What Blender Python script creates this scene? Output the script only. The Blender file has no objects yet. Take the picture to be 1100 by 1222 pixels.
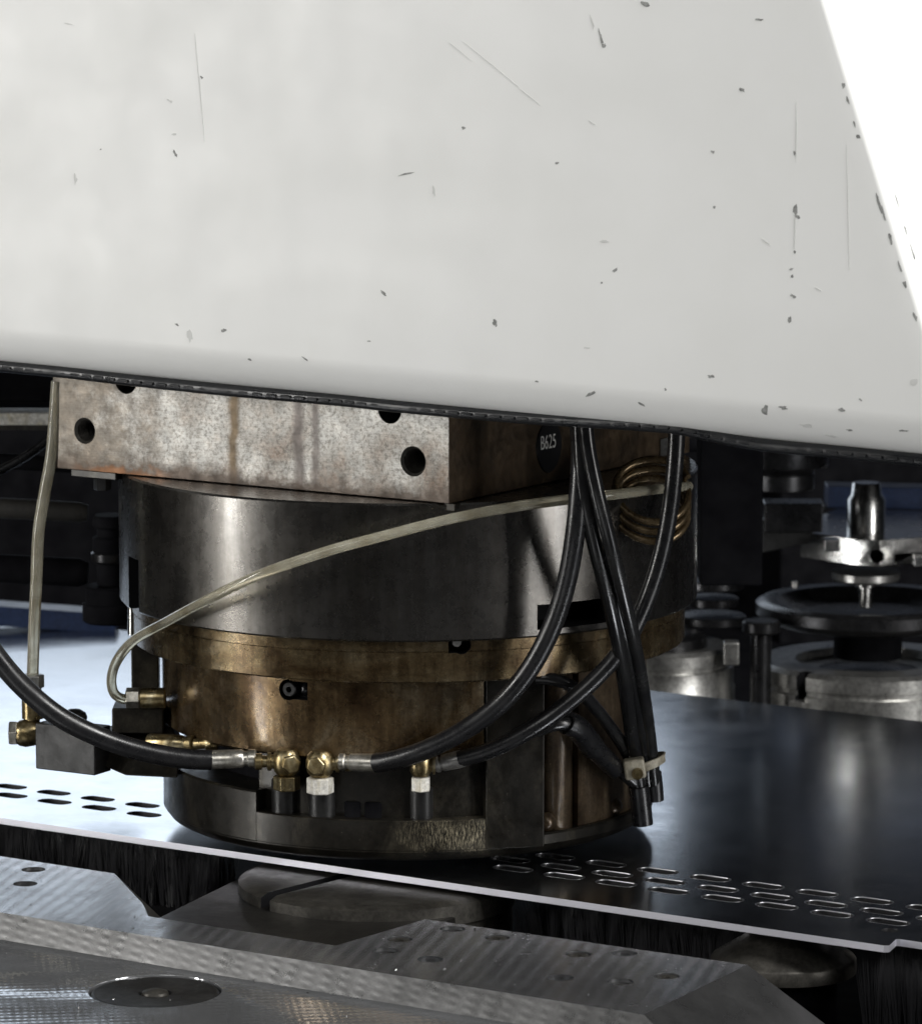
import bpy, bmesh, math, random
from mathutils import Vector, Matrix, noise as mnoise
random.seed(7)
R = math.radians
S = 0.001                                   # everything below is written in millimetres

# ------------------------------------------------------------------ camera
sc = bpy.context.scene
COL = sc.collection
F_PX, TH, PITCH = 5400.0, R(123), R(8.13)
V = Vector((math.cos(TH), math.sin(TH), 0)); RT = Vector((V.y, -V.x, 0))
DIST = 2808.0
CAM = -V*DIST + RT*33 + Vector((0, 0, 600))
FW = V*math.cos(PITCH) - Vector((0, 0, 1))*math.sin(PITCH)
UP = V*math.sin(PITCH) + Vector((0, 0, 1))*math.cos(PITCH)
cd = bpy.data.cameras.new('camera'); cam = bpy.data.objects.new('camera', cd); COL.objects.link(cam)
cam.location = CAM*S
cam.rotation_euler = FW.to_track_quat('-Z', 'Y').to_euler()
cd.sensor_fit = 'HORIZONTAL'; cd.sensor_width = 36; cd.lens = 36*F_PX/1100
cd.clip_start = 0.1; cd.clip_end = 60
cd.dof.use_dof = True; cd.dof.focus_distance = 2.68; cd.dof.aperture_fstop = 22
sc.camera = cam

# ------------------------------------------------------------------ world, lamps, exposure
w = bpy.data.worlds.new('World'); sc.world = w; w.use_nodes = True
wb = w.node_tree.nodes['Background']; wb.inputs[0].default_value = (0.78, 0.86, 1, 1); wb.inputs[1].default_value = 0.012
def area(name, loc, target, sx, sy, power, col=(1, 1, 1)):
    l = bpy.data.lights.new(name, 'AREA'); l.shape = 'RECTANGLE'; l.size = sx*S; l.size_y = sy*S
    l.energy = power; l.color = col
    o = bpy.data.objects.new(name, l); COL.objects.link(o); o.location = Vector(loc)*S
    o.rotation_euler = (Vector(target)-Vector(loc)).to_track_quat('-Z', 'Y').to_euler()
    return o
def polar(az, dist, z):                     # az: degrees to the right of the camera as seen from the punch
    a = R(-57+az); return (dist*math.cos(a), dist*math.sin(a), z)
area('lamp_left', polar(-70, 2500, 350), (0, 0, 150), 280, 1700, 42, (1, 0.985, 0.95))
area('lamp_front', polar(-22, 3600, 2300), (0, -100, 350), 1800, 1200, 25.5, (1, 0.99, 0.965))
area('lamp_right', polar(55, 2300, 400), (200, 0, 150), 620, 1500, 27, (1, 0.99, 0.97))
area('lamp_overhead', (2300, -500, 2300), (400, 0, 400), 900, 900, 98, (1, 0.99, 0.97))
pb = -RT*600 + V*1750
area('lamp_behind', (pb.x, pb.y, 420), (pb.x+V.x*-1000, pb.y+V.y*-1000, 420), 1700, 420, 4.4, (0.78, 0.88, 1))
sc.view_settings.view_transform = 'Standard'; sc.view_settings.look = 'None'
sc.view_settings.exposure = 0.0; sc.view_settings.gamma = 1; sc.view_settings.use_curve_mapping = False
sc.cycles.max_bounces = 5; sc.cycles.transmission_bounces = 3

# ------------------------------------------------------------------ sight-line helpers: a pixel of the photo met with a real plane
def ray(x, y): return FW + RT*((x-550)/F_PX) - UP*((y-611)/F_PX)
def pz(x, y, z): d = ray(x, y); return CAM + d*((z-CAM.z)/d.z)
def pY(x, y, Y): d = ray(x, y); return CAM + d*((Y-CAM.y)/d.y)
def pX(x, y, X): d = ray(x, y); return CAM + d*((X-CAM.x)/d.x)
def pd(x, y, dd): d = ray(x, y); return CAM + d*((DIST+dd)/d.dot(V))
def pc(x, y, Rr):
    d = ray(x, y); a = d.x**2+d.y**2; b = 2*(CAM.x*d.x+CAM.y*d.y); c = CAM.x**2+CAM.y**2-Rr*Rr
    return CAM + d*((-b-math.sqrt(max(b*b-4*a*c, 0)))/2/a)
def cy(psi, r, z): a = R(-57+psi); return Vector((r*math.cos(a), r*math.sin(a), z))

# ------------------------------------------------------------------ materials
M = {}
class N:
    def __init__(s, name):
        s.m = bpy.data.materials.new(name); s.m.use_nodes = True; s.t = s.m.node_tree
        s.b = s.t.nodes['Principled BSDF']; M[name] = s.m
        s.tc = s.t.nodes.new('ShaderNodeTexCoord')
    def n(s, t, **k):
        o = s.t.nodes.new(t)
        for a, v in k.items(): setattr(o, a, v)
        return o
    def l(s, a, b): s.t.links.new(a, b)
    def co(s, scale=(1, 1, 1), rot=(0, 0, 0)):          # scale is per millimetre
        mp = s.n('ShaderNodeMapping'); mp.inputs['Scale'].default_value = [1000*c for c in scale]; mp.inputs['Rotation'].default_value = rot
        s.l(s.tc.outputs['Object'], mp.inputs[0]); return mp.outputs[0]
    def noise(s, scale, detail=4, rough=0.55, st=(1, 1, 1), rot=(0, 0, 0), dist=0):
        o = s.n('ShaderNodeTexNoise'); o.inputs['Scale'].default_value = 1; o.inputs['Detail'].default_value = detail
        o.inputs['Roughness'].default_value = rough; o.inputs['Distortion'].default_value = dist
        s.l(s.co([scale*c for c in st], rot), o.inputs['Vector']); return o.outputs['Fac']
    def ramp(s, f, stops):
        o = s.n('ShaderNodeValToRGB'); e = o.color_ramp.elements
        while len(e) < len(stops): e.new(0.5)
        for i, (p, c) in enumerate(stops):
            e[i].position = p; e[i].color = (c, c, c, 1) if isinstance(c, (int, float)) else (*c, 1)
        s.l(f, o.inputs[0]); return o.outputs[0]
    def mix(s, f, a, b, mode='MIX'):
        o = s.n('ShaderNodeMix', data_type='RGBA', blend_type=mode)
        for i, vv in ((0, f), (6, a), (7, b)):
            if isinstance(vv, (int, float)): o.inputs[i].default_value = vv if i == 0 else (vv, vv, vv, 1)
            elif isinstance(vv, tuple): o.inputs[i].default_value = (*vv, 1)
            else: s.l(vv, o.inputs[i])
        return o.outputs[2]
    def math(s, op, a, b=0.0, c=0.0):
        o = s.n('ShaderNodeMath', operation=op)
        for i, vv in enumerate((a, b, c)):
            if isinstance(vv, (int, float)): o.inputs[i].default_value = vv
            else: s.l(vv, o.inputs[i])
        return o.outputs[0]
    def xyz(s):
        o = s.n('ShaderNodeSeparateXYZ'); s.l(s.co(), o.inputs[0]); return o.outputs
    def bump(s, h, strength=0.3, dist=0.3, chain=None):
        o = s.n('ShaderNodeBump'); o.inputs['Strength'].default_value = strength; o.inputs['Distance'].default_value = dist*S
        s.l(h, o.inputs['Height'])
        if chain: s.l(chain, o.inputs['Normal'])
        s.l(o.outputs[0], s.b.inputs['Normal']); return o.outputs[0]
    def set(s, base=None, metal=None, rough=None, **k):
        for nm, vv in (('Base Color', base), ('Metallic', metal), ('Roughness', rough)):
            if vv is None: continue
            if isinstance(vv, (int, float)): s.b.inputs[nm].default_value = vv
            elif isinstance(vv, tuple): s.b.inputs[nm].default_value = (*vv, 1)
            else: s.l(vv, s.b.inputs[nm])
        for nm, vv in k.items(): s.b.inputs[nm.replace('_', ' ')].default_value = vv
        return s

# white painted steel of the machine cover
n = N('white_paint')
sm = n.ramp(n.noise(0.012, 5, 0.6), [(0.35, (0.752, 0.757, 0.742)), (0.65, (0.775, 0.78, 0.77))])
st = n.ramp(n.noise(0.035, 6, 0.7, (1, 1, 0.3)), [(0.62, 0.0), (0.8, 0.12)])
n.set(n.mix(st, sm, (0.66, 0.655, 0.60)), 0, n.ramp(n.noise(0.02, 4), [(0.3, 0.38), (0.7, 0.52)]))
n.bump(n.noise(0.35, 3, 0.5), 0.12, 0.15)
n = N('paint_chip'); n.set(n.ramp(n.noise(0.3, 4), [(0.35, (0.14, 0.145, 0.14)), (0.65, (0.33, 0.335, 0.325))]), 0.2, 0.6)
N('paint_scuff').set((0.60, 0.605, 0.59), 0, 0.6)

# stained ground steel of the mounting block
n = N('block_steel')
blot = n.noise(0.03, 9, 0.72)
c = n.ramp(blot, [(0.30, (0.16, 0.115, 0.085)), (0.45, (0.315, 0.296, 0.268)), (0.56, (0.50, 0.492, 0.465)), (0.70, (0.58, 0.575, 0.555))])
fine = n.ramp(n.noise(0.42, 7, 0.8), [(0.38, (0.24, 0.215, 0.185)), (0.54, (1, 1, 1))])
c = n.mix(0.75, c, fine, 'MULTIPLY')
x, y, z = n.xyz()
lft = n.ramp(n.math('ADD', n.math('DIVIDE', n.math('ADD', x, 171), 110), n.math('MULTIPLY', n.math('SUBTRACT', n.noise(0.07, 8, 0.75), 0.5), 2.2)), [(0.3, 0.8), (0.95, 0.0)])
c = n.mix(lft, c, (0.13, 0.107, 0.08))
c = n.mix(0.22, c, n.ramp(n.noise(1.4, 2, 0.5, (0.05, 0.05, 1)), [(0.35, 0.25), (0.6, 1.0)]), 'MULTIPLY')
# two runs of dried oil down the front face, and the rust and grime along the lower edge
def run(n, x0, wd, nz):
    d = n.math('ABSOLUTE', n.math('SUBTRACT', n.math('ADD', x, n.math('MULTIPLY', n.math('SUBTRACT', nz, 0.5), 9)), x0))
    return n.ramp(n.math('DIVIDE', d, wd), [(0.3, 1.0), (1.0, 0.0)])
nz1 = n.noise(0.035, 3, 0.5, (0.5, 0.5, 1.4)); nz2 = n.noise(0.06, 4, 0.6, (0.6, 0.6, 1.0))
c = n.mix(n.math('MULTIPLY', run(n, -33, 4.6, nz1), 0.9), c, (0.10, 0.066, 0.03))
c = n.mix(n.math('MULTIPLY', run(n, 15, 5.6, nz2), 0.85), c, (0.10, 0.085, 0.078))
c = n.mix(n.math('MULTIPLY', run(n, 27, 4.0, nz1), 0.75), c, (0.11, 0.092, 0.083))
low = n.math('ADD', n.math('SUBTRACT', z, 222), n.math('MULTIPLY', n.math('SUBTRACT', n.noise(0.09, 5, 0.65), 0.5), 22))
c = n.mix(n.ramp(n.math('DIVIDE', low, 20), [(0.15, 0.9), (0.6, 0.0)]), c, (0.06, 0.042, 0.03))
rx = n.ramp(n.math('DIVIDE', n.math('ABSOLUTE', n.math('ADD', x, 118)), 40), [(0.4, 1.0), (1.0, 0.0)])
c = n.mix(n.math('MULTIPLY', rx, n.ramp(n.math('DIVIDE', low, 14), [(0.1, 0.7), (0.4, 0.0)])), c, (0.20, 0.085, 0.03))
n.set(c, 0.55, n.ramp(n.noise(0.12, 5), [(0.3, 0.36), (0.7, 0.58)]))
b1 = n.bump(n.noise(1.1, 4, 0.65, (0.2, 0.2, 2.2)), 0.25, 0.15)
n.bump(n.noise(0.35, 6, 0.7), 0.35, 0.3, b1)

n = N('block_side')                           # darker brown for the side and underside of the block
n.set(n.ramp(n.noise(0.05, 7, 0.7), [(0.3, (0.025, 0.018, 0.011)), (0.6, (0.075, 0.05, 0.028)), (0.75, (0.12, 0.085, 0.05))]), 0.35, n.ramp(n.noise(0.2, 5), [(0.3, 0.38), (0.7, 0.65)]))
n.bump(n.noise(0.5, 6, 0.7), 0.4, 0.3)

def oily(name, lo, mid, hi, metal, r0, r1, scale=0.03, speck=True, bump=0.25, st=(1, 1, 0.5)):
    n = N(name)
    c = n.ramp(n.noise(scale, 7, 0.66, st, dist=0.4), [(0.32, lo), (0.52, mid), (0.72, hi)])
    if speck:
        sp = n.ramp(n.noise(0.75, 3, 0.6), [(0.70, 0.0), (0.76, 0.55)])
        c = n.mix(sp, c, tuple(min(1, 2.6*v+0.05) for v in hi))
    c = n.mix(0.3 if name == 'housing_steel' else 0.7, c, n.ramp(n.noise(0.3, 8, 0.78), [(0.36, 0.35), (0.58, 1.0)]), 'MULTIPLY')
    if name in ('collar_bronze', 'body_bronze', 'brown_cast', 'housing_steel'):      # dried oil runs
        c = n.mix(0.22 if name == 'housing_steel' else 0.55, c, n.ramp(n.noise(0.11, 6, 0.7, (1, 1, 0.1)), [(0.42, (0.28, 0.2, 0.12)), (0.6, (1, 1, 1))]), 'MULTIPLY')
    n.set(c, metal, n.ramp(n.noise(0.07, 6, 0.7), [(0.3, r0), (0.7, r1)]))
    if name in ('housing_steel', 'collar_bronze', 'body_bronze', 'brown_cast', 'base_dark', 'base_worn'):       # film of oil
        n.b.inputs['Coat Weight'].default_value = 0.08 if name.startswith('base') else 0.4; n.b.inputs['Coat Roughness'].default_value = 0.12
        cbm = n.n('ShaderNodeBump'); cbm.inputs['Strength'].default_value = 0.25; cbm.inputs['Distance'].default_value = 0.2*S
        n.l(n.noise(0.16, 5, 0.6), cbm.inputs['Height']); n.l(cbm.outputs[0], n.b.inputs['Coat Normal'])
    b1 = n.bump(n.noise(0.4, 5, 0.65), bump, 0.25)
    n.bump(n.noise(2.0, 2, 0.5, (1, 1, 3)), 0.12, 0.1, b1)
    return n
oily('housing_steel', (0.10, 0.094, 0.085), (0.138, 0.132, 0.124), (0.18, 0.172, 0.16), 0.97, 0.24, 0.32, 0.02, True, 0.12, (1, 1, 0.25))
oily('collar_bronze', (0.08, 0.049, 0.021), (0.185, 0.138, 0.074), (0.30, 0.25, 0.165), 0.8, 0.2, 0.34, 0.028, True, 0.2, (1, 1, 2.2))
oily('body_bronze', (0.06, 0.033, 0.012), (0.165, 0.112, 0.055), (0.31, 0.255, 0.17), 0.8, 0.2, 0.36, 0.03, True, 0.35, (1, 1, 0.9))
oily('brown_cast', (0.05, 0.033, 0.019), (0.125, 0.09, 0.055), (0.22, 0.17, 0.11), 0.65, 0.26, 0.5, 0.04, True, 0.4)
oily('base_dark', (0.009, 0.008, 0.006), (0.020, 0.0175, 0.0135), (0.065, 0.057, 0.042), 0.55, 0.26, 0.5, 0.03, True, 0.3)
n = oily('base_worn', (0.009, 0.008, 0.006), (0.020, 0.0175, 0.0135), (0.075, 0.066, 0.048), 0.55, 0.26, 0.5, 0.03, True, 0.3)
# scraped area low on the front right of the base ring: streaks of bare metal
src = n.b.inputs['Base Color'].links[0].from_socket
x, y, z = n.xyz()
qx = pc(545, 992, 154)
dx = n.math('DIVIDE', n.math('SUBTRACT', x, qx.x), 32); dz = n.math('DIVIDE', n.math('SUBTRACT', z, qx.z-10), 13)
ds = n.math('SQRT', n.math('ADD', n.math('MULTIPLY', dx, dx), n.math('MULTIPLY', dz, dz)))
ds = n.math('ADD', ds, n.math('MULTIPLY', n.math('SUBTRACT', n.noise(0.08, 5, 0.7), 0.5), 1.6))
msk = n.ramp(ds, [(0.35, 1.0), (1.0, 0.0)])
strk = n.ramp(n.noise(1.5, 6, 0.8, (1.0, 1.0, 0.16), (0, R(38), 0)), [(0.47, 0.0), (0.66, 0.95)])
n.l(n.mix(n.math('MULTIPLY', msk, strk), src, (0.55, 0.48, 0.33)), n.b.inputs['Base Color'])
oily('black_oxide', (0.009, 0.009, 0.009), (0.017, 0.017, 0.017), (0.032, 0.032, 0.032), 0.3, 0.32, 0.55, 0.06, True, 0.35)
oily('dark_machine', (0.008, 0.008, 0.009), (0.016, 0.016, 0.018), (0.028, 0.028, 0.031), 0.1, 0.4, 0.6, 0.03, False, 0.2)
oily('tool_steel', (0.34, 0.335, 0.325), (0.50, 0.495, 0.475), (0.62, 0.615, 0.59), 0.9, 0.26, 0.4, 0.05, False, 0.12)
oily('bright_steel', (0.48, 0.48, 0.47), (0.60, 0.595, 0.58), (0.72, 0.71, 0.69), 1.0, 0.16, 0.3, 0.06, False, 0.1)
oily('die_black', (0.014, 0.014, 0.015), (0.03, 0.03, 0.032), (0.05, 0.05, 0.053), 0.7, 0.22, 0.38, 0.05, False, 0.15)
oily('die_bar', (0.012, 0.011, 0.009), (0.022, 0.02, 0.017), (0.035, 0.032, 0.027), 0.0, 0.6, 0.8, 0.05, False, 0.15)
oily('die_grey', (0.04, 0.037, 0.033), (0.072, 0.068, 0.06), (0.115, 0.108, 0.095), 0.65, 0.34, 0.52, 0.05, True, 0.3)
oily('brass', (0.15, 0.105, 0.045), (0.37, 0.295, 0.155), (0.58, 0.51, 0.34), 0.92, 0.22, 0.4, 0.16, False, 0.3)
oily('zinc', (0.42, 0.40, 0.34), (0.62, 0.60, 0.54), (0.76, 0.74, 0.69), 0.9, 0.24, 0.4, 0.15, False, 0.3)
oily('white_nut', (0.60, 0.55, 0.42), (0.78, 0.76, 0.70), (0.84, 0.83, 0.79), 0.2, 0.35, 0.5, 0.15, False, 0.3)
oily('blue_paint', (0.012, 0.022, 0.06), (0.02, 0.038, 0.10), (0.03, 0.055, 0.14), 0.0, 0.35, 0.5, 0.02, False, 0.1)
oily('blue_black', (0.004, 0.006, 0.014), (0.008, 0.012, 0.028), (0.012, 0.018, 0.04), 0.0, 0.35, 0.5, 0.02, False, 0.1)
oily('blue_panel', (0.028, 0.042, 0.075), (0.036, 0.053, 0.09), (0.045, 0.064, 0.105), 0.0, 0.35, 0.5, 0.02, False, 0.1)
oily('clamp_plastic', (0.20, 0.175, 0.125), (0.34, 0.31, 0.24), (0.45, 0.42, 0.34), 0.0, 0.35, 0.5, 0.1, False, 0.2)
N('deep_black').set((0.006, 0.006, 0.007), 0, 0.7, Specular_IOR_Level=0.15)
n = N('matte_black'); n.set(n.ramp(n.noise(0.05, 5), [(0.3, (0.004, 0.004, 0.005)), (0.7, (0.010, 0.010, 0.0115))]), 0, 0.8, Specular_IOR_Level=0.03)
N('letter_white').set((0.62, 0.62, 0.60), 0, 0.5)
N('badge_black').set((0.012, 0.012, 0.013), 0, 0.35)

n = N('rubber'); n.set(n.mix(n.ramp(n.noise(0.45, 6, 0.8), [(0.6, 0.0), (0.72, 0.5)]), n.ramp(n.noise(0.06, 5), [(0.3, (0.005, 0.005, 0.006)), (0.7, (0.012, 0.012, 0.013))]), (0.07, 0.066, 0.06)), 0, n.ramp(n.noise(0.1, 5, 0.7), [(0.3, 0.2), (0.7, 0.38)]))
n.bump(n.noise(0.9, 4, 0.6), 0.3, 0.2)
n = N('cable_sheath'); n.set(n.ramp(n.noise(0.06, 5), [(0.3, (0.006, 0.006, 0.007)), (0.7, (0.016, 0.016, 0.016))]), 0, n.ramp(n.noise(0.06, 4, 0.7), [(0.3, 0.17), (0.7, 0.3)]))
n.bump(n.noise(0.6, 3, 0.6), 0.15, 0.15)
n = N('edge_trim'); n.set((0.008, 0.009, 0.011), 0, n.ramp(n.noise(0.03, 4, 0.6), [(0.35, 0.22), (0.65, 0.5)]))
n = N('clear_tube')
n.set(n.ramp(n.noise(0.07, 5, 0.65), [(0.32, (0.42, 0.37, 0.25)), (0.6, (0.72, 0.69, 0.56))]), 0, 0.14, Transmission_Weight=0.72, IOR=1.42)
n.bump(n.noise(0.4, 3), 0.12, 0.1)
oily('coil_tube', (0.08, 0.052, 0.026), (0.18, 0.128, 0.068), (0.28, 0.215, 0.13), 0.6, 0.2, 0.34, 0.1, False, 0.2)
n = N('bristle'); n.set((0.03, 0.03, 0.033), 0, 0.3, Specular_IOR_Level=0.6)

# rolled sheet being punched
n = N('sheet_steel')
n.set(n.ramp(n.noise(0.012, 5, 0.6), [(0.35, (0.50, 0.525, 0.565)), (0.65, (0.57, 0.59, 0.62))]), 1.0, n.mix(n.ramp(n.noise(0.25, 6, 0.75, (0.15, 1, 1)), [(0.6, 0.0), (0.75, 0.5)]), n.ramp(n.noise(0.02, 6, 0.7), [(0.3, 0.14), (0.7, 0.23)]), 0.34))
b1 = n.bump(n.noise(1.2, 3, 0.6), 0.10, 0.06)
n.bump(n.noise(0.9, 5, 0.7, (0.02, 1, 1)), 0.05, 0.06, b1)
N('cut_edge').set((0.62, 0.62, 0.68), 0.8, 0.4)
N('slot_wall').set((0.24, 0.24, 0.25), 0.95, 0.25)
N('lip_steel').set((0.34, 0.34, 0.36), 1.0, 0.34)

def milled(name, lo, hi, ang, pitch, cross, strength, r0=0.28, r1=0.42, dis=0.6):
    n = N(name)
    w1 = n.n('ShaderNodeTexWave', wave_type='BANDS', bands_direction='X', wave_profile='SIN')
    w1.inputs['Scale'].default_value = 1; w1.inputs['Distortion'].default_value = dis; w1.inputs['Detail'].default_value = 2; w1.inputs['Detail Scale'].default_value = 0.5
    n.l(n.co((0.314/pitch, 0.314/pitch, 0.314/pitch), (0, 0, ang)), w1.inputs['Vector'])
    w2 = n.n('ShaderNodeTexWave', wave_type='BANDS', bands_direction='Y', wave_profile='SIN')
    w2.inputs['Scale'].default_value = 1; w2.inputs['Distortion'].default_value = 1.4; w2.inputs['Detail'].default_value = 2; w2.inputs['Detail Scale'].default_value = 0.6
    n.l(n.co((0.314/cross,)*3, (0, 0, ang)), w2.inputs['Vector'])
    h = n.math('MULTIPLY', w1.outputs['Fac'], n.math('ADD', n.math('MULTIPLY', w2.outputs['Fac'], 0.7), 0.3))
    big = n.ramp(n.noise(0.02, 5, 0.6), [(0.3, lo), (0.7, hi)])
    n.set(n.mix(0.35, big, n.ramp(n.noise(0.5, 5, 0.7), [(0.3, 0.5), (0.6, 1.0)]), 'MULTIPLY'), 0.85, n.ramp(n.noise(0.05, 5, 0.7), [(0.3, r0), (0.7, r1)]))
    b1 = n.bump(h, strength, 0.25)
    n.bump(n.noise(0.8, 4, 0.65), 0.08, 0.05, b1)
milled('milled_front', (0.45, 0.46, 0.475), (0.60, 0.61, 0.63), R(50), 7.0, 4.2, 0.4, 0.1, 0.2, 0.25)
milled('milled_top', (0.20, 0.204, 0.212), (0.32, 0.326, 0.338), R(70), 1.6, 9.0, 0.2, 0.16, 0.28)
milled('milled_bevel', (0.13, 0.13, 0.13), (0.20, 0.20, 0.20), R(3), 12.0, 2.4, 0.22, 0.24, 0.38)
milled('milled_dark', (0.035, 0.033, 0.03), (0.06, 0.057, 0.052), R(-20), 2.0, 7.0, 0.12, 0.35, 0.5)

# ------------------------------------------------------------------ mesh builder
def frame_of(axis):
    a = Vector(axis).normalized(); h = Vector((0, 0, 1)) if abs(a.z) < 0.9 else Vector((1, 0, 0))
    u = h.cross(a).normalized(); return u, a.cross(u), a
class MB:
    def __init__(s): s.v = []; s.f = []; s.mi = []
    def add(s, vs, fs, mi=0):
        o = len(s.v); s.v += [tuple(v) for v in vs]; s.f += [tuple(i+o for i in f) for f in fs]; s.mi += [mi]*len(fs); return s
    def box(s, c, size, ax=None, ay=None, mi=0):
        X = Vector(ax or (1, 0, 0)).normalized(); Y = Vector(ay).normalized() if ay else Vector((0, 0, 1)).cross(X).normalized()
        Z = X.cross(Y).normalized(); c = Vector(c); vs = []
        for k in (-1, 1):
            for i, j in ((-1, -1), (1, -1), (1, 1), (-1, 1)): vs.append(c + X*(i*size[0]/2) + Y*(j*size[1]/2) + Z*(k*size[2]/2))
        return s.add(vs, [(3, 2, 1, 0), (4, 5, 6, 7), (0, 1, 5, 4), (1, 2, 6, 5), (2, 3, 7, 6), (3, 0, 4, 7)], mi)
    def prism(s, poly, z0, z1, top=None, mi=0):             # poly counter-clockwise seen from above; top may be another outline
        k = len(poly); top = top or poly
        vs = [(p[0], p[1], z0) for p in poly] + [(p[0], p[1], z1) for p in top]
        fs = [tuple(range(k-1, -1, -1)), tuple(range(k, 2*k))] + [(i, (i+1) % k, k+(i+1) % k, k+i) for i in range(k)]
        return s.add(vs, fs, mi)
    def lathe(s, prof, o=(0, 0, 0), axis=(0, 0, 1), seg=48, a0=0.0, a1=360.0, phase=0.0, mi=0, frame=None):
        u, w_, a = frame or frame_of(axis); o = Vector(o); full = abs(a1-a0) >= 359.9; m = seg if full else seg+1; vs = []
        for i in range(m):
            t = R(a0+phase+(a1-a0)*i/seg); d = u*math.cos(t)+w_*math.sin(t)
            for r, h in prof: vs.append(o+d*r+a*h)
        p = len(prof); fs = []
        for i in range(seg):
            j = (i+1) % m
            for k in range(p-1): fs.append((i*p+k, j*p+k, j*p+k+1, i*p+k+1))
        if full:
            if prof[0][0] > 1e-6: fs.append(tuple(i*p for i in range(m-1, -1, -1)))
            if prof[-1][0] > 1e-6: fs.append(tuple(i*p+p-1 for i in range(m)))
        else:
            fs.append(tuple(range(p))); fs.append(tuple((m-1)*p+k for k in range(p-1, -1, -1)))
        return s.add(vs, fs, mi)
    def cyl(s, a, b, r, seg=24, r2=None, ch=0.0, mi=0):
        a = Vector(a); b = Vector(b); L = (b-a).length; r2 = r if r2 is None else r2
        pr = [(r, 0), (r2, L)] if not ch else [(r-ch, 0), (r, ch), (r2, L-ch), (r2-ch, L)]
        return s.lathe(pr, a, b-a, seg, mi=mi)
    def sector(s, r0, r1, z0, z1, p0, p1, ch=1.0, seg=64, mi=0):        # solid ring sector about the punch axis, p in degrees right of the camera
        pr = [(r0, z0), (r1-ch, z0), (r1, z0+ch), (r1, z1-ch), (r1-ch, z1), (r0, z1), (r0, z0)]
        fr = (Vector((1, 0, 0)), Vector((0, 1, 0)), Vector((0, 0, 1)))
        k = len(pr)-1; vs = []; fs = []
        for i in range(seg+1):
            t = R(-57+p0+(p1-p0)*i/seg)
            for r, h in pr[:k]: vs.append((r*math.cos(t), r*math.sin(t), h))
        for i in range(seg):
            for q in range(k): fs.append((i*k+q, (i+1)*k+q, (i+1)*k+(q+1) % k, i*k+(q+1) % k))
        fs.append(tuple(range(k-1, -1, -1))); fs.append(tuple(seg*k+q for q in range(k)))
        return s.add(vs, fs, mi)
    def tube(s, pts, r, seg=14, sub=8, radii=None, mi=0, cap=True):
        pts = [Vector(p) for p in pts]; P = []; RR = []
        for i in range(len(pts)-1):
            p0 = pts[max(i-1, 0)]; p1 = pts[i]; p2 = pts[i+1]; p3 = pts[min(i+2, len(pts)-1)]
            for k in range(sub):
                t = k/sub
                P.append(0.5*((2*p1)+(-p0+p2)*t+(2*p0-5*p1+4*p2-p3)*t*t+(-p0+3*p1-3*p2+p3)*t**3))
                if radii: RR.append(radii[i]*(1-t)+radii[i+1]*t)
        P.append(pts[-1])
        if radii: RR.append(radii[-1])
        nrm = None; vs = []; fs = []
        for i, p in enumerate(P):
            tg = (P[min(i+1, len(P)-1)]-P[max(i-1, 0)]).normalized()
            if nrm is None: nrm = frame_of(tg)[0]
            nrm = (nrm-tg*nrm.dot(tg)).normalized(); bn = tg.cross(nrm); rr = RR[i] if radii else r
            for k in range(seg):
                t = 2*math.pi*k/seg; vs.append(p+nrm*(rr*math.cos(t))+bn*(rr*math.sin(t)))
        for i in range(len(P)-1):
            for k in range(seg):
                q = (k+1) % seg; fs.append((i*seg+k, i*seg+q, (i+1)*seg+q, (i+1)*seg+k))
        if cap: fs.append(tuple(range(seg-1, -1, -1))); b = (len(P)-1)*seg; fs.append(tuple(b+k for k in range(seg)))
        return s.add(vs, fs, mi)
    def mesh(s, name, mats, origin=(0, 0, 0), sharp=35):
        o = Vector(origin); me = bpy.data.meshes.new(name)
        me.from_pydata([tuple((Vector(v)-o)*S) for v in s.v], [], s.f)
        for m in (mats if isinstance(mats, (list, tuple)) else [mats]): me.materials.append(M[m])
        me.polygons.foreach_set('material_index', s.mi)
        bm = bmesh.new(); bm.from_mesh(me); bmesh.ops.recalc_face_normals(bm, faces=bm.faces); bm.to_mesh(me); bm.free()
        finish(me, sharp); return me
def finish(me, sharp=35):
    me.polygons.foreach_set('use_smooth', [True]*len(me.polygons)); me.set_sharp_from_angle(angle=R(sharp)); me.update()

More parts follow.
